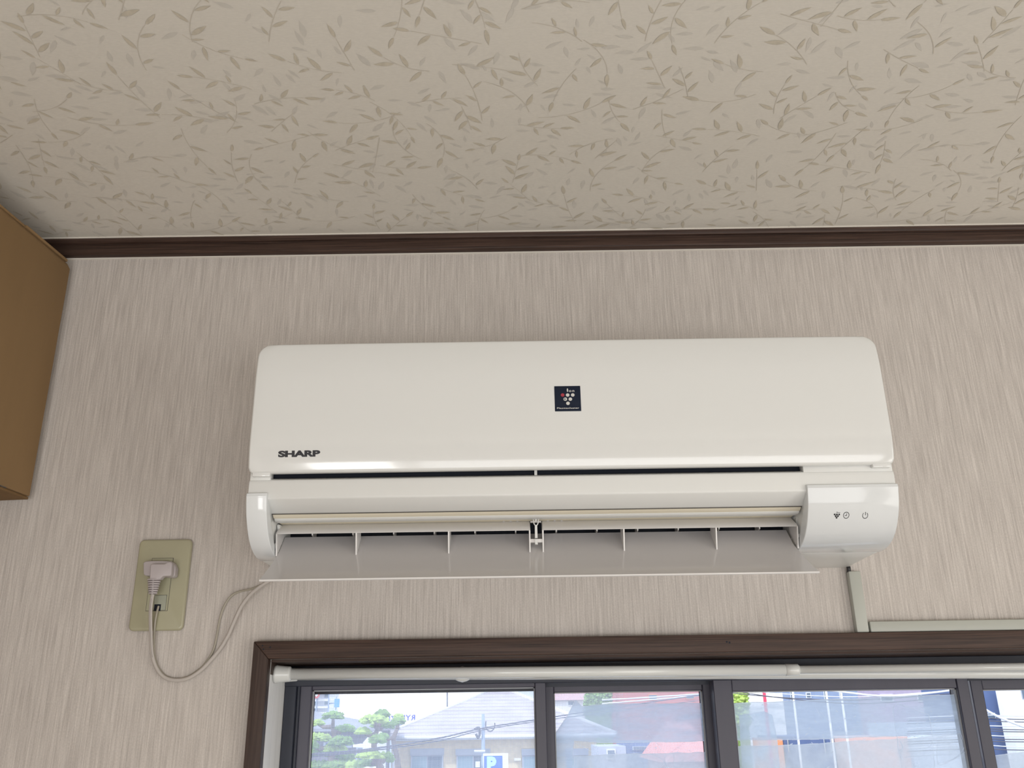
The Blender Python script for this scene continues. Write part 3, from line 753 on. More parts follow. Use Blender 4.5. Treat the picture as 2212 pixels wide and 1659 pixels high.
# power cord with moulded plug
TH = [(330, 1283), (327, 1300), (325, 1325), (326, 1373), (328.6, 1414), (339, 1445), (356, 1463.5), (380, 1469.5), (406.7, 1465), (433, 1448.5), (455, 1426), (476.6, 1399.7), (493.5, 1371), (506, 1342), (522.5, 1308), (544, 1281.5), (570.7, 1261), (600, 1244)]
dp = [.0255, .0225, .019, .014, .009, .006, .005, .005, .005, .005, .005, .005, .006, .008, .012, .016, .020, .022]
pc = empty('power_cord', P(380, 1469, .005), 'grey power cord with right-angle plug looping to the air conditioner', 'cord')
thick = smooth_path([P(u, v, d) for (u, v), d in zip(TH, dp)], 6)
b = MB(); ofs = Vector((.0011, 0, 0))
path = [q for q in thick]
b.tube([q for q in path], .0024, 12, flat=.75)
b.build('cord', MCORD, pc)
g0 = MB(); g0.tube([q+Vector((0.0004, -.0019, 0)) for q in path[4:26]], .00025, 6); g0.build('cord_groove', mat('cord_groove_grey', (.25, .22, .22), .6), pc)
def pp(px_, py_, d): q = P(250+px_/4.1475, 1120+py_/4.1475, d); return (q.x, q.z)
# plug: base slab on the outlet and the raised head
base = [pp(248, 400, .02), pp(262, 385, .02), pp(330, 380, .02), pp(420, 380, .02), pp(500, 384, .02), pp(520, 398, .02), pp(538, 440, .02), pp(532, 512, .02), pp(508, 528, .02), pp(440, 522, .02), pp(265, 512, .02), pp(250, 500, .02)]
MB().prism_y(base, -.021, -.0088).build('plug_body', MPLUG, pc, bevel=.0022, seg=3, ang=30)
head = [pp(312, 420, .029), pp(325, 408, .029), pp(440, 408, .029), pp(470, 390, .029), pp(495, 388, .029), pp(506, 402, .029), pp(500, 500, .029), pp(490, 515, .029), pp(425, 516, .029), pp(408, 530, .029), pp(400, 545, .029), pp(305, 545, .029)]
MB().prism_y(head, -.030, -.0195).build('plug_head', MPLUG, pc, bevel=.0016, seg=3, ang=30)
sr = MB(); t0 = P(333.5, 1250, .0255); t1 = P(330, 1284, .0245)
for k in range(7):
    a_ = t0.lerp(t1, k/7+.005); b_ = t0.lerp(t1, k/7+.10); w0 = .0088-.0036*k/7
    sr.tube([a_, b_], [w0, w0], 20, flat=.6)
sr.build('strain_relief', MPLUG, pc)
MB().tube([t0, t1], [.0079, .0044], 20, flat=.5).build('strain_core', mat('relief_gap', (.20, .17, .17), .6), pc)
MB().tube([t0+Vector((0, -.0030, 0)), t1+Vector((0, -.0018, 0))], .0014, 10).build('strain_spine', MPLUG, pc)
for s in (-.0045, .0045):
    MB().box(jx-.001+s, jx+.001+s, -.0092, -.0082, iz1-.016, iz1-.010).build('pin', MLINE, pc)
TN = [(342.8, 1309), (338.5, 1325), (334.6, 1349), (332, 1385), (334, 1419), (343, 1444), (360, 1462), (382, 1467.5), (405, 1462.5), (428, 1448), (443, 1433.4), (459.8, 1407), (468, 1375.6), (474, 1341.8), (482.7, 1313), (498, 1288.8), (517.6, 1278), (544, 1272), (570.7, 1260), (600, 1246)]
dn_ = [.0095, .0112, .0105, .0052, .003, .0022, .002, .002, .002, .002, .002, .002, .002, .002, .003, .004, .006, .009, .012, .016]
tn = MB().tube(smooth_path([P(u, v, d) for (u, v), d in zip(TN, dn_)], 6), .0014, 10).build('signal_cable', MCORD2)
tag(tn, 'thin grey cable from the lower jack that splits away from the thicker cord', 'cable')

# ------------------------------------------------------------------ cable ducts
dxa, dxb = PX(1844, 1300, .010), PX(1867.5, 1300, .010); dz1, dz0 = PZ(1234, .010, 1845), ZT+.0003
MB_ = MB().prism_y([(dxa, dz0), (dxb, dz0), (dxb, dz1), (dxa, dz1)], -.010, 0)
MB_.add([(dxa, -.0, dz0), (dxa-.004, 0, dz0), (dxa-.004, 0, dz1), (dxa, 0, dz1)], [(0, 1, 2, 3)])
vd = tag(MB().prism_y([(dxa-.0015, dz0), (dxb, dz0), (dxb, dz1), (dxa-.0015, dz1)], -.012, -.0002).build('cable_duct', MDUCT, bevel=.0015, seg=2), 'short upright grey-green cable duct under the right end of the air conditioner', 'duct')
hx0 = PX(1879, 1353, .010); hz1 = PZ(1342, .012, 1900); hz0 = PZ(1365, .012, 1900)
hz0 = max(hz0, ZT+.0004)
tag(MB().prism_y([(hx0, hz0), (XWR-.3, hz0), (XWR-.3, hz1), (hx0, hz1)], -.012, -.0002).build('cable_duct', MDUCT, bevel=.0012, seg=2), 'long level grey-green cable duct lying on top of the window casing', 'duct')
pz = P(1845, 1228, .01)
pipe = MB().tube([(PX(1842, 1230, .02), -.004, dz1-.004), (PX(1842, 1230, .02), -.006, dz1+.004), (PX(1842, 1230, .02), -.006, 1.8885)], .0028, 10).build('cable_end', mat('black_rubber', (.02, .02, .022), .5))
tag(pipe, 'short black cable between the air conditioner and upright duct', 'cable')

# ------------------------------------------------------------------ cardboard box on the cabinet at the left
kx, ky = PX(147, 575, .02), -.012
zb1, zb0 = PZ(561, .02, 150), PZ(1076, .02, 54)
yaw = math.radians(-5.8)
box = empty('cardboard_box', (kx, ky, zb0), 'brown cardboard box high at the left, close under the ceiling', 'box')
cb = MB()
L_, W_ = .42, .34                                        # length into the room, width to the left
def lbox(b, x0, x1, y0, y1, z0, z1): b.box(x0, x1, y0, y1, z0, z1)
def local(name, boxes, m_, bev=.0015, rot=None):
    b = MB()
    for q in boxes: b.box(*q)
    o = b.build(name, m_, None, bevel=bev, seg=2); o.parent = box; return o
H_ = zb1-zb0
# walls of the carton
o = MB()
o.prism_y([(-W_, .004), (-.0, .004), (-.0, H_-.012), (-.006, H_-.002), (-W_, H_-.002)], -L_, 0)
ow = o.build('carton_body', MCARD, None, bevel=.002, seg=2); ow.parent = box
for (ya, yb_, dz) in ((-.105, -.004, .0), (-.175, -.108, -.004), (-L_, -.178, .002)):
    local('top_flap', [(-W_, -.004, ya, yb_, H_-.0015+dz*.3, H_+.0028+dz*.5)], MCARD, .0008)
local('bottom_flap', [(-W_, -.002, -L_, 0, 0, .0035)], MCARDE, .0006)
local('bottom_slit', [(-W_, -.0005, -L_+.01, -.05, .0035, .0045)], MLINE, 0)
box.rotation_euler = (0, 0, yaw)
cab = empty('storage_cabinet', (-1.02, -.27, 0), 'tall cabinet out of frame that carries the cardboard box', 'cabinet')
MW2 = noisy('cabinet_board', (.30, .22, .15), .08, 8, .5, .05, (1, 1, 8))
MB().box(XWL+.01, -.735, -.56, -.01, .03, zb0-.001).build('carcass', MW2, cab, bevel=.002, seg=1)
MB().box(XWL+.012, -1.045, -.578, -.561, .05, zb0-.02).build('door', MW2, cab, bevel=.002, seg=1)
MB().box(-1.040, -.737, -.578, -.561, .05, zb0-.02).build('door', MW2, cab, bevel=.002, seg=1)
MB().box(XWL+.02, -.745, -.55, -.02, 0, .03).build('plinth', MW2, cab)

# ------------------------------------------------------------------ outdoors
def E(u, v, y): return P(u, v, -y)
GZ = -3.0
tag(MB().box(-250, 250, 1.2, 420, GZ-.2, GZ).build('ground', noisy('asphalt', (.30, .30, .31), .1, .5, .9, 0)), 'grey ground of the street outside', 'ground', kind='structure')
def em(name, col, r=.8, var=.06, sc=3): return noisy(name, col, var, sc, r, 0)
MROOF = em('mauve_roof_tile', (.50, .45, .47), .6, .12, 1.2); MROOFL = em('pale_ridge', (.78, .77, .78)); MBRICK = em('beige_brick', (.80, .67, .44), .9, .12, 4)
MWHT = em('white_paint', (.85, .87, .9)); MGREYB = em('blue_grey_shutter', (.40, .44, .52)); MPANE = mat('house_glass', (.20, .33, .42), .1); MPANE2 = mat('house_glass_dark', (.10, .15, .22), .1)
MLEAFG = em('pine_green', (.20, .33, .08), .9, .45, 9); MLEAFY = em('bright_green', (.40, .55, .13), .9, .4, 9); MTRUNK = em('bark', (.22, .17, .14))
MDROOF = em('dark_roof', (.30, .31, .36), .7, .1, 2); MDWALL = em('dark_wall', (.16, .16, .19)); MRED = em('red_paint', (.55, .13, .10)); MBLUE = mat('sign_blue', (.02, .13, .62), .5)
MNAVYW = em('navy_wall', (.10, .15, .30)); MPOLE = em('blue_grey_pole', (.30, .38, .52)); MCABLE = mat('cable_black', (.10, .10, .13), .7); MWCABLE = mat('pale_cable', (.75, .78, .85), .7)
MORG = em('orange_wall', (.75, .30, .14)); MSKYB = em('pale_blue_wall', (.52, .60, .72)); MGLET = mat('pale_green_letter', (.45, .88, .72), .5)

# main house with hipped tile roof
HY = 46.0
hx0_, hx1_ = E(845, 1640, HY).x, E(1290, 1640, HY).x
ez = E(1000, 1592, HY).z
hs = empty('house', ((hx0_+hx1_)/2, HY, GZ), 'beige brick house with hipped mauve tile roof, behind the parking sign', 'house')
dh = 9.0
MB().box(hx0_, hx1_, HY, HY+dh, GZ, ez).build('brick_wall', MBRICK, hs)
ex0, ex1 = E(815, 1590, HY-.7).x, E(1330, 1590, HY-.7).x; ey0, ey1 = HY-.7, HY+dh+.7
rx0, rx1 = E(1058, 1495, HY+dh/2).x, E(1100, 1495, HY+dh/2).x; rz = E(1080, 1494, HY+dh/2).z; ry = HY+dh/2
NC = 13                                                 # stepped tile courses
for k in range(NC):
    t0_, t1_ = k/NC, (k+1)/NC
    def ring(t, z): return [(ex0+(rx0-ex0)*t, ey0+(ry-ey0)*t, z), (ex1+(rx1-ex1)*t, ey0+(ry-ey0)*t, z), (ex1+(rx1-ex1)*t, ey1+(ry-ey1)*t, z), (ex0+(rx0-ex0)*t, ey1+(ry-ey1)*t, z)]
    za, zb_ = ez+(rz-ez)*t0_, ez+(rz-ez)*t1_
    a_ = ring(t0_, za+.07); c_ = ring(t1_, zb_+.03); d_ = ring(t0_, za-.02)
    vs = d_+a_+c_; fs = []
    for s in range(4):
        n_ = (s+1) % 4; fs += [(s, n_, 4+n_, 4+s), (4+s, 4+n_, 8+n_, 8+s)]
    fs.append((8, 9, 10, 11)); fs.append((3, 2, 1, 0))
    MB().add(vs, fs).build('roof_course', MROOF, hs)
def ridge(p0, p1, r=.10): MB().tube([p0, p1], r, 8).build('ridge_tile', MROOFL, hs)
ridge((ex0, ey0, ez+.08), (rx0, ry, rz+.05), .07); ridge((ex1, ey0, ez+.08), (rx1, ry, rz+.05)); ridge((rx0, ry, rz+.05), (rx1, ry, rz+.05), .07)
MB().tube([(ex0, ey0-.08, ez), (ex1, ey0-.08, ez)], .09, 8).build('gutter', MWHT, hs)
MB().box(ex0+.1, ex1-.1, ey0, HY, ez-.12, ez-.03).build('eave_board', MWHT, hs)
MB().tube([(hx0_+.12, HY-.08, ez), (hx0_+.12, HY-.08, GZ)], .06, 8).build('downpipe', MWHT, hs)
for (u0, u1) in ((888, 958), (986, 1058), (1128, 1196), (1222, 1270)):
    x0, x1 = E(u0, 1640, HY).x, E(u1, 1640, HY).x; z1, zs_, z0 = E((u0+u1)/2, 1617, HY).z, E((u0+u1)/2, 1631, HY).z, E((u0+u1)/2, 1680, HY).z
    f = MB().box(x0, x1, HY-.12, HY+.05, z0, zs_).box(x0-.05, x1+.05, HY-.16, HY+.05, z0-.08, z0).build('window', MGREYB, hs)
    MB().box(x0-.03, x1+.03, HY-.22, HY, zs_, z1).build('shutter_box', MGREYB, f)
    m_ = (x0+x1)/2
    MB().box(x0+.07, m_-.02, HY-.13, HY-.12, z0+.05, zs_-.05).build('pane', MPANE, f)
    MB().box(m_+.02, x1-.07, HY-.13, HY-.12, z0+.05, zs_-.05).build('pane', MPANE2, f)
hlx = E(1120, 1640, HY).x
MB().box(hlx-.2, hlx+.1, HY-.25, HY, E(1120, 1643, HY).z, E(1120, 1637, HY).z).build('wall_lamp', MWHT, hs)
# antenna rod on the roof
a0 = E(966, 1530, HY+2.5); a1 = E(966, 1470, HY+2.5)
tag(MB().tube([a0-Vector((0, 0, .6)), a1], .035, 6).build('antenna_pole', MCABLE), 'thin dark upright rod above the left slope of the tile roof', 'antenna')

# darker house at the left
LY = 38.0
lh = empty('house', (E(720, 1600, LY).x, LY, GZ), 'low dark house with grey roof behind the garden pines', 'house')
x0, x1 = E(560, 1600, LY).x, E(815, 1600, LY).x; zE = E(740, 1573, LY).z; zR = E(660, 1535, LY+3.5).z
MB().box(x0+.4, x1-.4, LY, LY+7, GZ, zE).build('wall', MDWALL, lh)
xr0, xr1 = E(600, 1540, LY+3.5).x, E(668, 1540, LY+3.5).x
MB().add([(x0, LY-.5, zE), (x1, LY-.5, zE), (x1, LY+7.5, zE), (x0, LY+7.5, zE), (xr0, LY+3.5, zR), (xr1, LY+3.5, zR),
          (x0, LY-.5, zE-.12), (x1, LY-.5, zE-.12), (x1, LY+7.5, zE-.12), (x0, LY+7.5, zE-.12)],
         [(0, 1, 5, 4), (1, 2, 5), (2, 3, 4, 5), (3, 0, 4), (6, 7, 1, 0), (7, 8, 2, 1), (8, 9, 3, 2), (9, 6, 0, 3), (9, 8, 7, 6)]).build('roof', MDROOF, lh)
for (ua, ub, va, vb) in ((700, 760, 1600, 1615), (770, 805, 1612, 1650)):
    a_, b_ = E(ua, va, LY), E(ub, vb, LY)
    f = MB().box(a_.x, b_.x, LY-.08, LY+.02, b_.z, a_.z).build('window', MGREYB, lh)
    MB().box(a_.x+.08, b_.x-.08, LY-.09, LY-.08, b_.z+.08, a_.z-.08).build('pane', MPANE2, f)
# small white canopies between the pines
a_ = E(762, 1610, 30); b_ = E(806, 1614, 30)
cn = empty('canopy', (a_.x, 30, GZ), 'white flat canopy on a post between the pines', 'canopy')
MB().box(a_.x, b_.x, 30, 31.4, a_.z-.06, a_.z+.02).build('canopy_top', MWHT, cn)
MB().box(b_.x-.14, b_.x-.06, 30.6, 30.7, GZ, a_.z-.06).build('post', MWHT, cn)
a_ = E(784, 1604, 32); b_ = E(800, 1580, 32)
wb = empty('house', (a_.x, 36, GZ), 'narrow bright white gable just right of the dark house', 'house')
MB().prism_y([(a_.x, GZ), (b_.x+.3, GZ), (b_.x+.3, a_.z+.1), ((a_.x+b_.x)/2+.2, b_.z), (a_.x, a_.z)], 32, 34).build('wall', MWHT, wb)

# building with signs, far left
TY = 75.0
tb = empty('office_building', (E(700, 1500, TY).x, TY, GZ), 'pale many-storeyed building at the far left with balconies', 'building')
x0, x1 = E(620, 1500, TY).x, E(712, 1500, TY).x; z1 = E(700, 1440, TY).z
MB().box(x0, x1, TY, TY+4, GZ, z1).build('wall', em('pale_grey_wall', (.82, .86, .92)), tb)
for v in (1480, 1496, 1512, 1527, 1540):
    z = E(700, v, TY).z
    MB().box(x0, x1+.5, TY-.8, TY, z-.10, z+.04).build('balcony_slab', MWHT, tb)
    for u in (664, 676, 689, 701):
        if random.random() < .85:
            x = E(u, v, TY).x
            f = MB().box(x-.02, x+.36, TY-.06, TY, z+.16, z+.50).build('window', MGREYB, tb)
            MB().box(x+.03, x+.31, TY-.07, TY-.06, z+.20, z+.46).build('pane', MPANE, f)
for u in (690, 715):
    x = E(u, 1500, TY).x; MB().tube([(x, TY-.85, GZ), (x, TY-.85, z1)], .05, 6).build('steel_post', MPOLE, tb)
a_ = E(723, 1510, TY-1); b_ = E(733, 1528, TY-1)
sg = empty('sign_board', (a_.x, TY-1, b_.z), 'small plain blue board on the side of the many-storeyed building', 'sign')
MB().box(a_.x, b_.x, TY-1.1, TY-.9, b_.z, a_.z).build('board', mat('bright_blue_board', (.10, .35, .80), .5), sg)
MB().tube([(x1-.05, TY+.3, (a_.z+b_.z)/2), (x1+.2, TY-.4, (a_.z+b_.z)/2), (a_.x+.1, TY-.95, (a_.z+b_.z)/2)], .05, 6).build('bracket', MPOLE, sg)
MB().tube([(a_.x+.1, TY-.9, b_.z-.2), (a_.x+.1, TY-.9, a_.z+.2)], .04, 6).build('bracket', MPOLE, sg)
c_ = E(684, 1499, TY-1.2)
sg = empty('sign_board', (c_.x, TY-1.2, c_.z), 'round red-ringed white sign at the top left corner of the view', 'sign')
disc(c_.x, c_.z, .26, .34, TY-1.2, .05, em('red_sign', (.80, .16, .16)), sg, 'ring'); MB().tube([(c_.x, TY-1.15, c_.z-.3), (c_.x, TY-.7, c_.z-.4)], .05, 6).build('bracket', MPOLE, sg); disc(c_.x, c_.z, .13, .20, TY-1.26, .02, MWHT, sg, 'sign_face')

# roof sign seen from behind
SY = 80.0
rs = empty('roof_sign', E(860, 1560, SY), 'blue free-standing letters seen from behind, beyond the pines', 'sign')
def sletters(s, u0, u1, v0, v1):
    a_, b_ = E(u0, v1, SY), E(u1, v0, SY)
    put_text(s, a_.x, b_.x, a_.z, b_.z, lambda x, z: SY, 'letter', mat('royal_blue_letter', (.03, .05, .60), .5), rs, bold=.03, mirror=True, sp=1.15)
sletters('RYI', 872, 897, 1544, 1557); sletters('ZI', 840, 855, 1546, 1557)
f0, f1 = E(800, 1559, SY+.2), E(900, 1559, SY+.2)
MB().box(f0.x, f1.x, SY+.1, SY+.25, f0.z-.12, f0.z-.04).build('sign_rail', MWHT, rs)
bz_ = empty('shop_building', (f0.x, SY+.5, GZ), 'distant low building beneath the blue letters', 'building')
MB().box(f0.x-3, f1.x+2, SY-.2, SY+6, GZ, f0.z-.14).build('wall', MSKYB, bz_)
MB().box(f0.x-3.2, f1.x+2.2, SY-.4, SY+6.2, f0.z-.26, f0.z-.13).build('parapet', MWHT, bz_)

# cloud-pruned pines
random.seed(21)
def pad_mesh(cx, cy, cz, rx, ry_, rz_, n_=90, seed=0):
    rd = random.Random(seed); b = MB()
    for _ in range(n_):
        th = rd.uniform(0, 2*math.pi); ph = math.acos(rd.uniform(-.5, 1)); q = rd.uniform(.55, 1)
        px_, py_, pz_ = cx+rx*q*math.sin(ph)*math.cos(th), cy+ry_*q*math.sin(ph)*math.sin(th), cz+rz_*q*math.cos(ph)
        s = rd.uniform(.10, .22)*max(rx, .5)
        vs = []
        for k in range(6):
            a_ = k*math.pi/3+rd.uniform(-.3, .3); vs.append((px_+math.cos(a_)*s*rd.uniform(.6, 1), py_+math.sin(a_)*s*rd.uniform(.6, 1), pz_-s*.15*rd.random()))
        vs.append((px_, py_, pz_+s*.7)); vs.append((px_, py_, pz_-s*.3))
        b.add(vs, [(k, (k+1) % 6, 6) for k in range(6)]+[((k+1) % 6, k, 7) for k in range(6)])
    return b
def pine(label, y, trunk, pads, sd):
    base = E(trunk[0][0], trunk[0][1], y)
    t = empty('pine_tree', (base.x, y, GZ), label, 'tree', 'cloud-pruned garden pines')
    pts = [Vector((base.x, y, GZ))]+[E(u, v, y) for u, v in trunk]
    sp_ = smooth_path(pts, 5); n_ = len(sp_)
    MB().tube(sp_, [.11-.06*i/n_ for i in range(n_)], 8).build('trunk', MTRUNK, t)
    for i, (u, v, w_, h_, br) in enumerate(pads):
        c = E(u, v, y+random.uniform(-.5, .5)); k = y/FPX
        o = pad_mesh(c.x, c.y, c.z, w_*k, w_*k*.8, h_*k, int(70+w_*2.2), sd*100+i).build('foliage_pad', MLEAFY if br else MLEAFG, t)
        q = min(sp_, key=lambda s: (s-c).length)
        MB().tube([q, q.lerp(c, .6)+Vector((0, 0, -.05)), c], [.06, .05, .03], 6).build('branch', MTRUNK, t)
pine('leftmost pine in the view with an airy umbrella top', 24, [(712, 1700), (716, 1640), (722, 1600), (719, 1570)],
     [(720, 1548, 22, 9, 0), (686, 1564, 14, 7, 1), (745, 1576, 22, 8, 0), (690, 1596, 26, 10, 1), (735, 1604, 26, 12, 0), (700, 1626, 34, 12, 0), (745, 1640, 24, 12, 0), (690, 1655, 26, 9, 0), (722, 1618, 26, 9, 1), (672, 1612, 16, 8, 0), (765, 1655, 18, 9, 1), (728, 1655, 28, 9, 0)], 1)
pine('tallest pine with a broad bright crown at the left end of the brick house', 22, [(822, 1700), (818, 1650), (808, 1610), (815, 1575)],
     [(825, 1545, 16, 9, 0), (810, 1558, 32, 11, 1), (828, 1568, 26, 9, 0), (785, 1582, 16, 7, 1), (800, 1634, 30, 10, 1), (816, 1600, 16, 10, 0), (835, 1640, 14, 14, 0), (790, 1652, 24, 9, 0)], 2)
pine('smaller pine crown just under the blue letters', 27, [(860, 1700), (858, 1640), (850, 1600), (858, 1575)],
     [(861, 1550, 10, 6, 1), (860, 1560, 15, 7, 0), (828, 1592, 10, 6, 0)], 3)

# utility pole, cables and the parking sign
PY = 26.0
q1, q0 = E(1043.5, 1542, PY), E(1041, 1680, PY)
up_ = empty('utility_pole', (q1.x, PY, GZ), 'slim blue-grey pole with a cable bundle in front of the tile roof', 'pole')
MB().tube([(q1.x, PY, GZ), (q1.x, PY, q1.z)], [.075, .045], 10).build('pole', MPOLE, up_)
c_ = E(1033, 1580, PY)
MB().tube(smooth_path([c_+Vector((-.10, -.1, .05)), c_+Vector((.02, -.1, .10)), c_+Vector((.05, -.1, -.05)), c_+Vector((.0, -.1, -.16)), c_+Vector((-.06, -.1, -.06))], 4), .035, 6).build('cable_closure', MCABLE, up_)
c_ = E(1059, 1565, PY)
MB().tube(smooth_path([c_+Vector((.13*math.cos(a_), -.1, .18*math.sin(a_))) for a_ in [math.radians(x) for x in range(150, 400, 25)]], 3), .018, 6).build('cable_loop', MCABLE, up_)
MB().tube([E(1025, 1622, PY)+Vector((0, -.1, 0)), E(1048, 1622, PY)+Vector((0, -.1, 0))], .03, 6).build('cross_arm', MWHT, up_)
MB().box(E(1028, 1650, PY).x, E(1037, 1650, PY).x, PY-.25, PY-.08, E(1030, 1657, PY).z, E(1030, 1645, PY).z).build('junction_box', MWHT, up_)
def cable(name, pts, m_, r=.018, label='', group=None, sub=None):
    b = MB().tube(smooth_path([E(u, v, y) for u, v, y in pts], 6), r, 6).build(name, m_)
    return tag(b, label, 'cable', group)
cable('overhead_cable', [(640, 1632, 16), (800, 1618, 18.5), (950, 1594, 22.5), (1043, 1573, 25.8), (1155, 1555, 28), (1290, 1534, 31), (1520, 1500, 36)], MCABLE, .02, 'dark overhead cable climbing to the right past the utility pole, upper one')
cable('overhead_cable', [(640, 1637, 16), (800, 1622, 18.5), (950, 1600, 22.5), (1043, 1577, 25.8), (1155, 1559, 28), (1290, 1541, 31), (1520, 1512, 36)], MCABLE, .014, 'dark overhead cable running just under the upper one past the pole')
# parking sign
sy = 25.0
a_, b_ = E(1045, 1632, sy), E(1086, 1680, sy)
ps = empty('parking_sign', (a_.x, sy, GZ), 'blue parking sign with a pale green letter P and white frame', 'sign')
MB().box(a_.x-.02, E(1098, 1650, sy).x, sy, sy+.25, b_.z-.3, E(1070, 1627.5, sy).z).build('sign_case', MWHT, ps)
MB().box(a_.x+.01, E(1085, 1650, sy).x, sy-.02, sy, b_.z-.2, a_.z-.01).build('sign_face', MBLUE, ps)
pa, pb = E(1052, 1668, sy), E(1072, 1634, sy)
put_text('P', pa.x, pb.x, pa.z, pb.z, lambda x, z: sy-.02, 'letter', MGLET, ps, bold=.06, th=.01)
MB().tube([(a_.x+.3, sy+.12, GZ), (a_.x+.3, sy+.12, b_.z)], .06, 8).build('post', MPOLE, ps)

# things beyond the second and third panes
def block(name, label, cat, u0, u1, v0, y, depth, m_, roof=None, wins=(), wm=None, base=True):
    x0, x1 = E(u0, v0, y).x, E(u1, v0, y).x; z1 = E((u0+u1)/2, v0, y).z
    r_ = empty(name, ((x0+x1)/2, y, GZ), label, cat)
    MB().box(x0, x1, y, y+depth, GZ, z1).build('wall', m_, r_)
    if roof:
        rh, rm = roof; o_ = .3
        MB().add([(x0-o_, y-o_, z1), (x1+o_, y-o_, z1), (x1+o_, y+depth+o_, z1), (x0-o_, y+depth+o_, z1), (x0+(x1-x0)*.25, y+depth/2, z1+rh), (x1-(x1-x0)*.25, y+depth/2, z1+rh)],
                 [(0, 1, 5, 4), (1, 2, 5), (2, 3, 4, 5), (3, 0, 4), (3, 2, 1, 0)]).build('roof', rm, r_)
    for (wa, wb_, va, vb) in wins:
        p_, q_ = E(wa, va, y), E(wb_, vb, y)
        f = MB().box(p_.x, q_.x, y-.08, y+.02, q_.z, p_.z).build('window', wm or MWHT, r_)
        w_ = min(q_.x-p_.x, p_.z-q_.z)*.12
        MB().box(p_.x+w_, q_.x-w_, y-.10, y-.08, q_.z+w_, p_.z-w_).build('pane', MPANE2, f)
    return r_
block('warehouse', 'large red-walled building filling the top of the second pane', 'building', 1345, 1560, 1470, 62, 12, em('brick_red_wall', (.52, .17, .15)), wins=((1400, 1420, 1500, 1512), (1480, 1500, 1498, 1510)), wm=MORG)
block('house', 'low white house left of the red warehouse', 'house', 1180, 1300, 1512, 70, 8, MWHT, (1.0, em('reddish_far_roof', (.55, .34, .34))), wins=((1226, 1242, 1502+12, 1524),))
block('apartment_building', 'distant pale building behind the ridge of the tile roof', 'building', 1084, 1180, 1470, 95, 8, em('far_pale_wall', (.72, .78, .86)), wins=((1092, 1100, 1478, 1486), (1110, 1120, 1480, 1490), (1132, 1142, 1478, 1488)), wm=MGREYB)
block('shed', 'grey flat-roofed shed between the brick house and the hedge', 'building', 1292, 1352, 1612, 40, 4, em('grey_shed', (.42, .46, .55)), wins=((1310, 1330, 1618, 1640),))
block('garage', 'dark-fronted garage in the middle of the second pane', 'building', 1352, 1424, 1603, 40, 4, MNAVYW, wins=((1366, 1404, 1612, 1620),))
block('house', 'house with a steep pink-red roof at the bottom of the second pane', 'house', 1440, 1545, 1645, 34, 5, em('pink_wall', (.66, .40, .38)), (1.35, em('pink_red_roof', (.62, .25, .22), .7, .1, 2)))
# hedge
def hedge(label, u0, u1, v, y, m_, seed):
    a_, b_ = E(u0, v, y), E(u1, v, y); h = empty('hedge', ((a_.x+b_.x)/2, y, GZ), label, 'hedge')
    rd = random.Random(seed); b = MB()
    for _ in range(260):
        x, yy, z = rd.uniform(a_.x, b_.x), y+rd.uniform(0, .8), a_.z-rd.uniform(0, 1.6); s = rd.uniform(.08, .22)
        vs = [(x+s*math.cos(k*1.257), yy+s*math.sin(k*1.257), z+rd.uniform(-.04, .04)) for k in range(5)]+[(x, yy, z+s), (x, yy, z-s)]
        b.add(vs, [(k, (k+1) % 5, 5) for k in range(5)]+[((k+1) % 5, k, 6) for k in range(5)])
    b.build('foliage', m_, h)
    MB().box(a_.x+.05, b_.x-.05, y+.15, y+.65, GZ, a_.z-.15).build('core', MLEAFG, h)
hedge('bright green clipped hedge above the pink-red roof', 1418, 1490, 1600, 44, MLEAFY, 3)
hedge('green bush behind the top of the second pane', 1262, 1320, 1494, 66, MLEAFG, 4)
hedge('small green bush at the left edge of the third pane', 1588, 1614, 1494, 48, MLEAFY, 5)
# third pane
block('building', 'white block behind the red post', 'building', 1612, 1690, 1497, 60, 8, MWHT)
block('building', 'blue-grey block filling the middle of the third pane', 'building', 1690, 1850, 1482, 66, 5, em('slate_blue_wall', (.26, .33, .48)), wins=((1706, 1714, 1492, 1514), (1778, 1788, 1490, 1514), (1812, 1820, 1496, 1510), (1740, 1752, 1496, 1508)))
block('building', 'dull red block behind the cables at the right of the third pane', 'building', 1860, 2095, 1480, 72, 10, em('dull_red_wall', (.42, .36, .48)), wins=((1900, 1930, 1500, 1515), (1980, 2010, 1500, 1515)))
block('shop_building', 'orange-walled low building showing between the film strips', 'building', 1670, 1690, 1596, 44, 4, MORG)
block('shop_building', 'navy low building with white window posts between the film strips', 'building', 1692, 1800, 1590, 45, 5, MNAVYW, wins=((1700, 1706, 1596, 1625), (1778, 1784, 1592, 1625), (1792, 1797, 1592, 1625)))
block('shop_building', 'low dull pink building right of the navy one', 'building', 1802, 1960, 1592, 46, 5, em('dull_pink_wall', (.60, .44, .42)))
block('building', 'pale blue wall spanning the lower right of the third pane', 'building', 1962, 2110, 1560, 50, 6, MSKYB)
rp_ = E(1650, 1490, 40); tag(MB().tube([(rp_.x, 40, GZ), (rp_.x, 40, rp_.z+.5)], .07, 8).build('red_post', em('bright_red', (.75, .06, .12))), 'bright red post at the top left of the third pane', 'post')
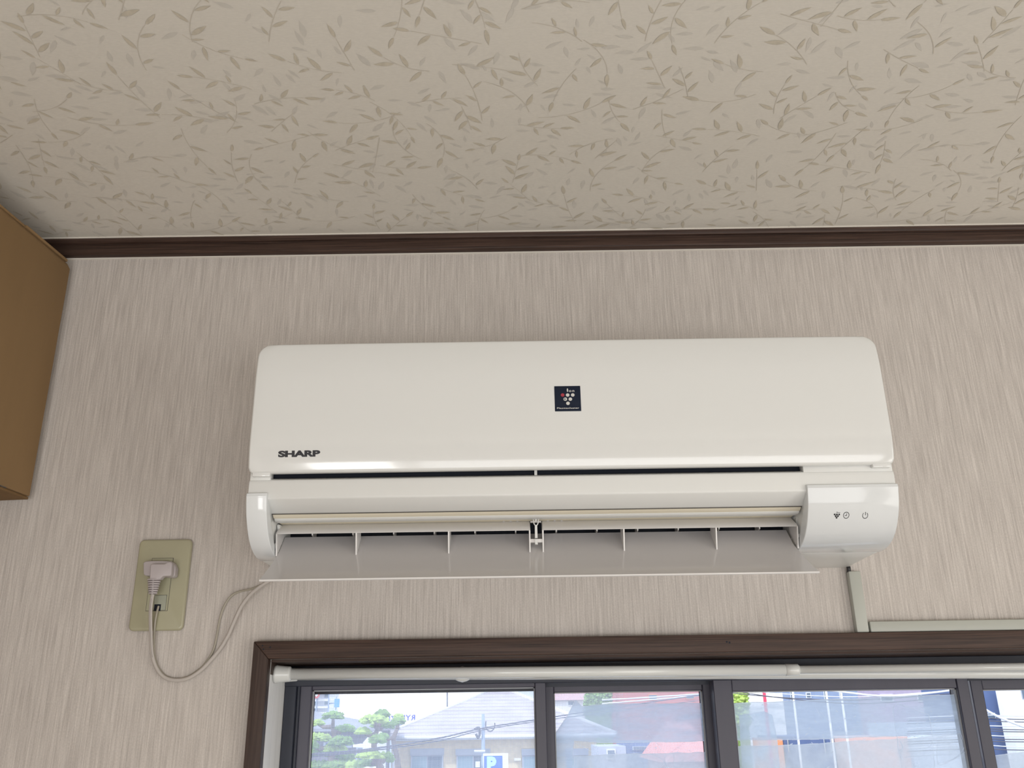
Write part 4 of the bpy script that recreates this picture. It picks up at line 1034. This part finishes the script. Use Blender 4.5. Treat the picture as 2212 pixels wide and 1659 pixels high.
for (u, lab) in ((1712, 'pale upright post nearest the red post'), (1784, 'pale upright post in the middle of the third pane'), (1816, 'rightmost pale upright post in the third pane')):
    q = E(u, 1490, 42); tag(MB().tube([(q.x, 42, GZ), (q.x, 42, q.z+.4)], .05, 8).build('street_post', MWHT), lab, 'post')
# fourth pane
block('building', 'navy block beyond the fourth pane', 'building', 2112, 2196, 1480, 55, 8, MNAVYW, wins=((2165, 2188, 1488, 1502), (2130, 2150, 1540, 1552)))
block('building', 'white block at the right edge of the frame', 'building', 2197, 2330, 1482, 52, 2.5, MWHT, wins=((2204, 2216, 1490, 1510), (2235, 2260, 1490, 1510)), wm=MGREYB)
G = 'bundle of thin overhead cables at the right'
random.seed(9)
ORD = ['uppermost', 'second from top', 'third from top', 'fourth from top', 'fifth from top', 'middle', 'fifth from bottom', 'fourth from bottom', 'third from bottom', 'second from bottom', 'lowest']
for i in range(11):
    v = 1545+i*7.2+random.uniform(-2, 2); dv = random.uniform(1, 6)
    cable('overhead_cable', [(1960, v+6, 30), (2110, v, 30), (2180, v+dv*.5, 30), (2300, v+dv, 30)], MCABLE if i % 3 else MWCABLE, .014, ORD[i]+' of the thin cables bundled across the fourth pane', G)
cable('overhead_cable', [(2110, 1520, 22), (2150, 1545, 22), (2212, 1570, 22), (2300, 1600, 22)], MWCABLE, .03, 'thick pale cable sloping down to the right across the fourth pane')
cable('overhead_cable', [(1700, 1480, 28), (1830, 1496, 28), (1900, 1503, 28), (1970, 1501, 28), (2080, 1488, 28), (2212, 1470, 28)], MWCABLE, .028, 'pale sagging cable across the top of the third pane')
for i, (v0, v1) in enumerate(((1497, 1512), (1488, 1505), (1492, 1520))):
    cable('overhead_cable', [(1580, v0, 33), (1700, (v0+v1)/2+3, 33), (1860, v1, 33), (2060, v1-14, 33)], MWCABLE if i == 1 else MCABLE, .014, 'thin overhead cable at the top left of the third pane, ' + ('highest dark', 'pale', 'lowest dark')[i] + ' one')
for i, (v0, v1) in enumerate(((1512, 1497), (1520, 1500))):
    cable('overhead_cable', [(1300, v0, 45), (1400, (v0+v1)/2+2, 45), (1540, v1, 45)], MWCABLE, .03, ('upper', 'lower')[i] + ' pale cable in front of the red warehouse')
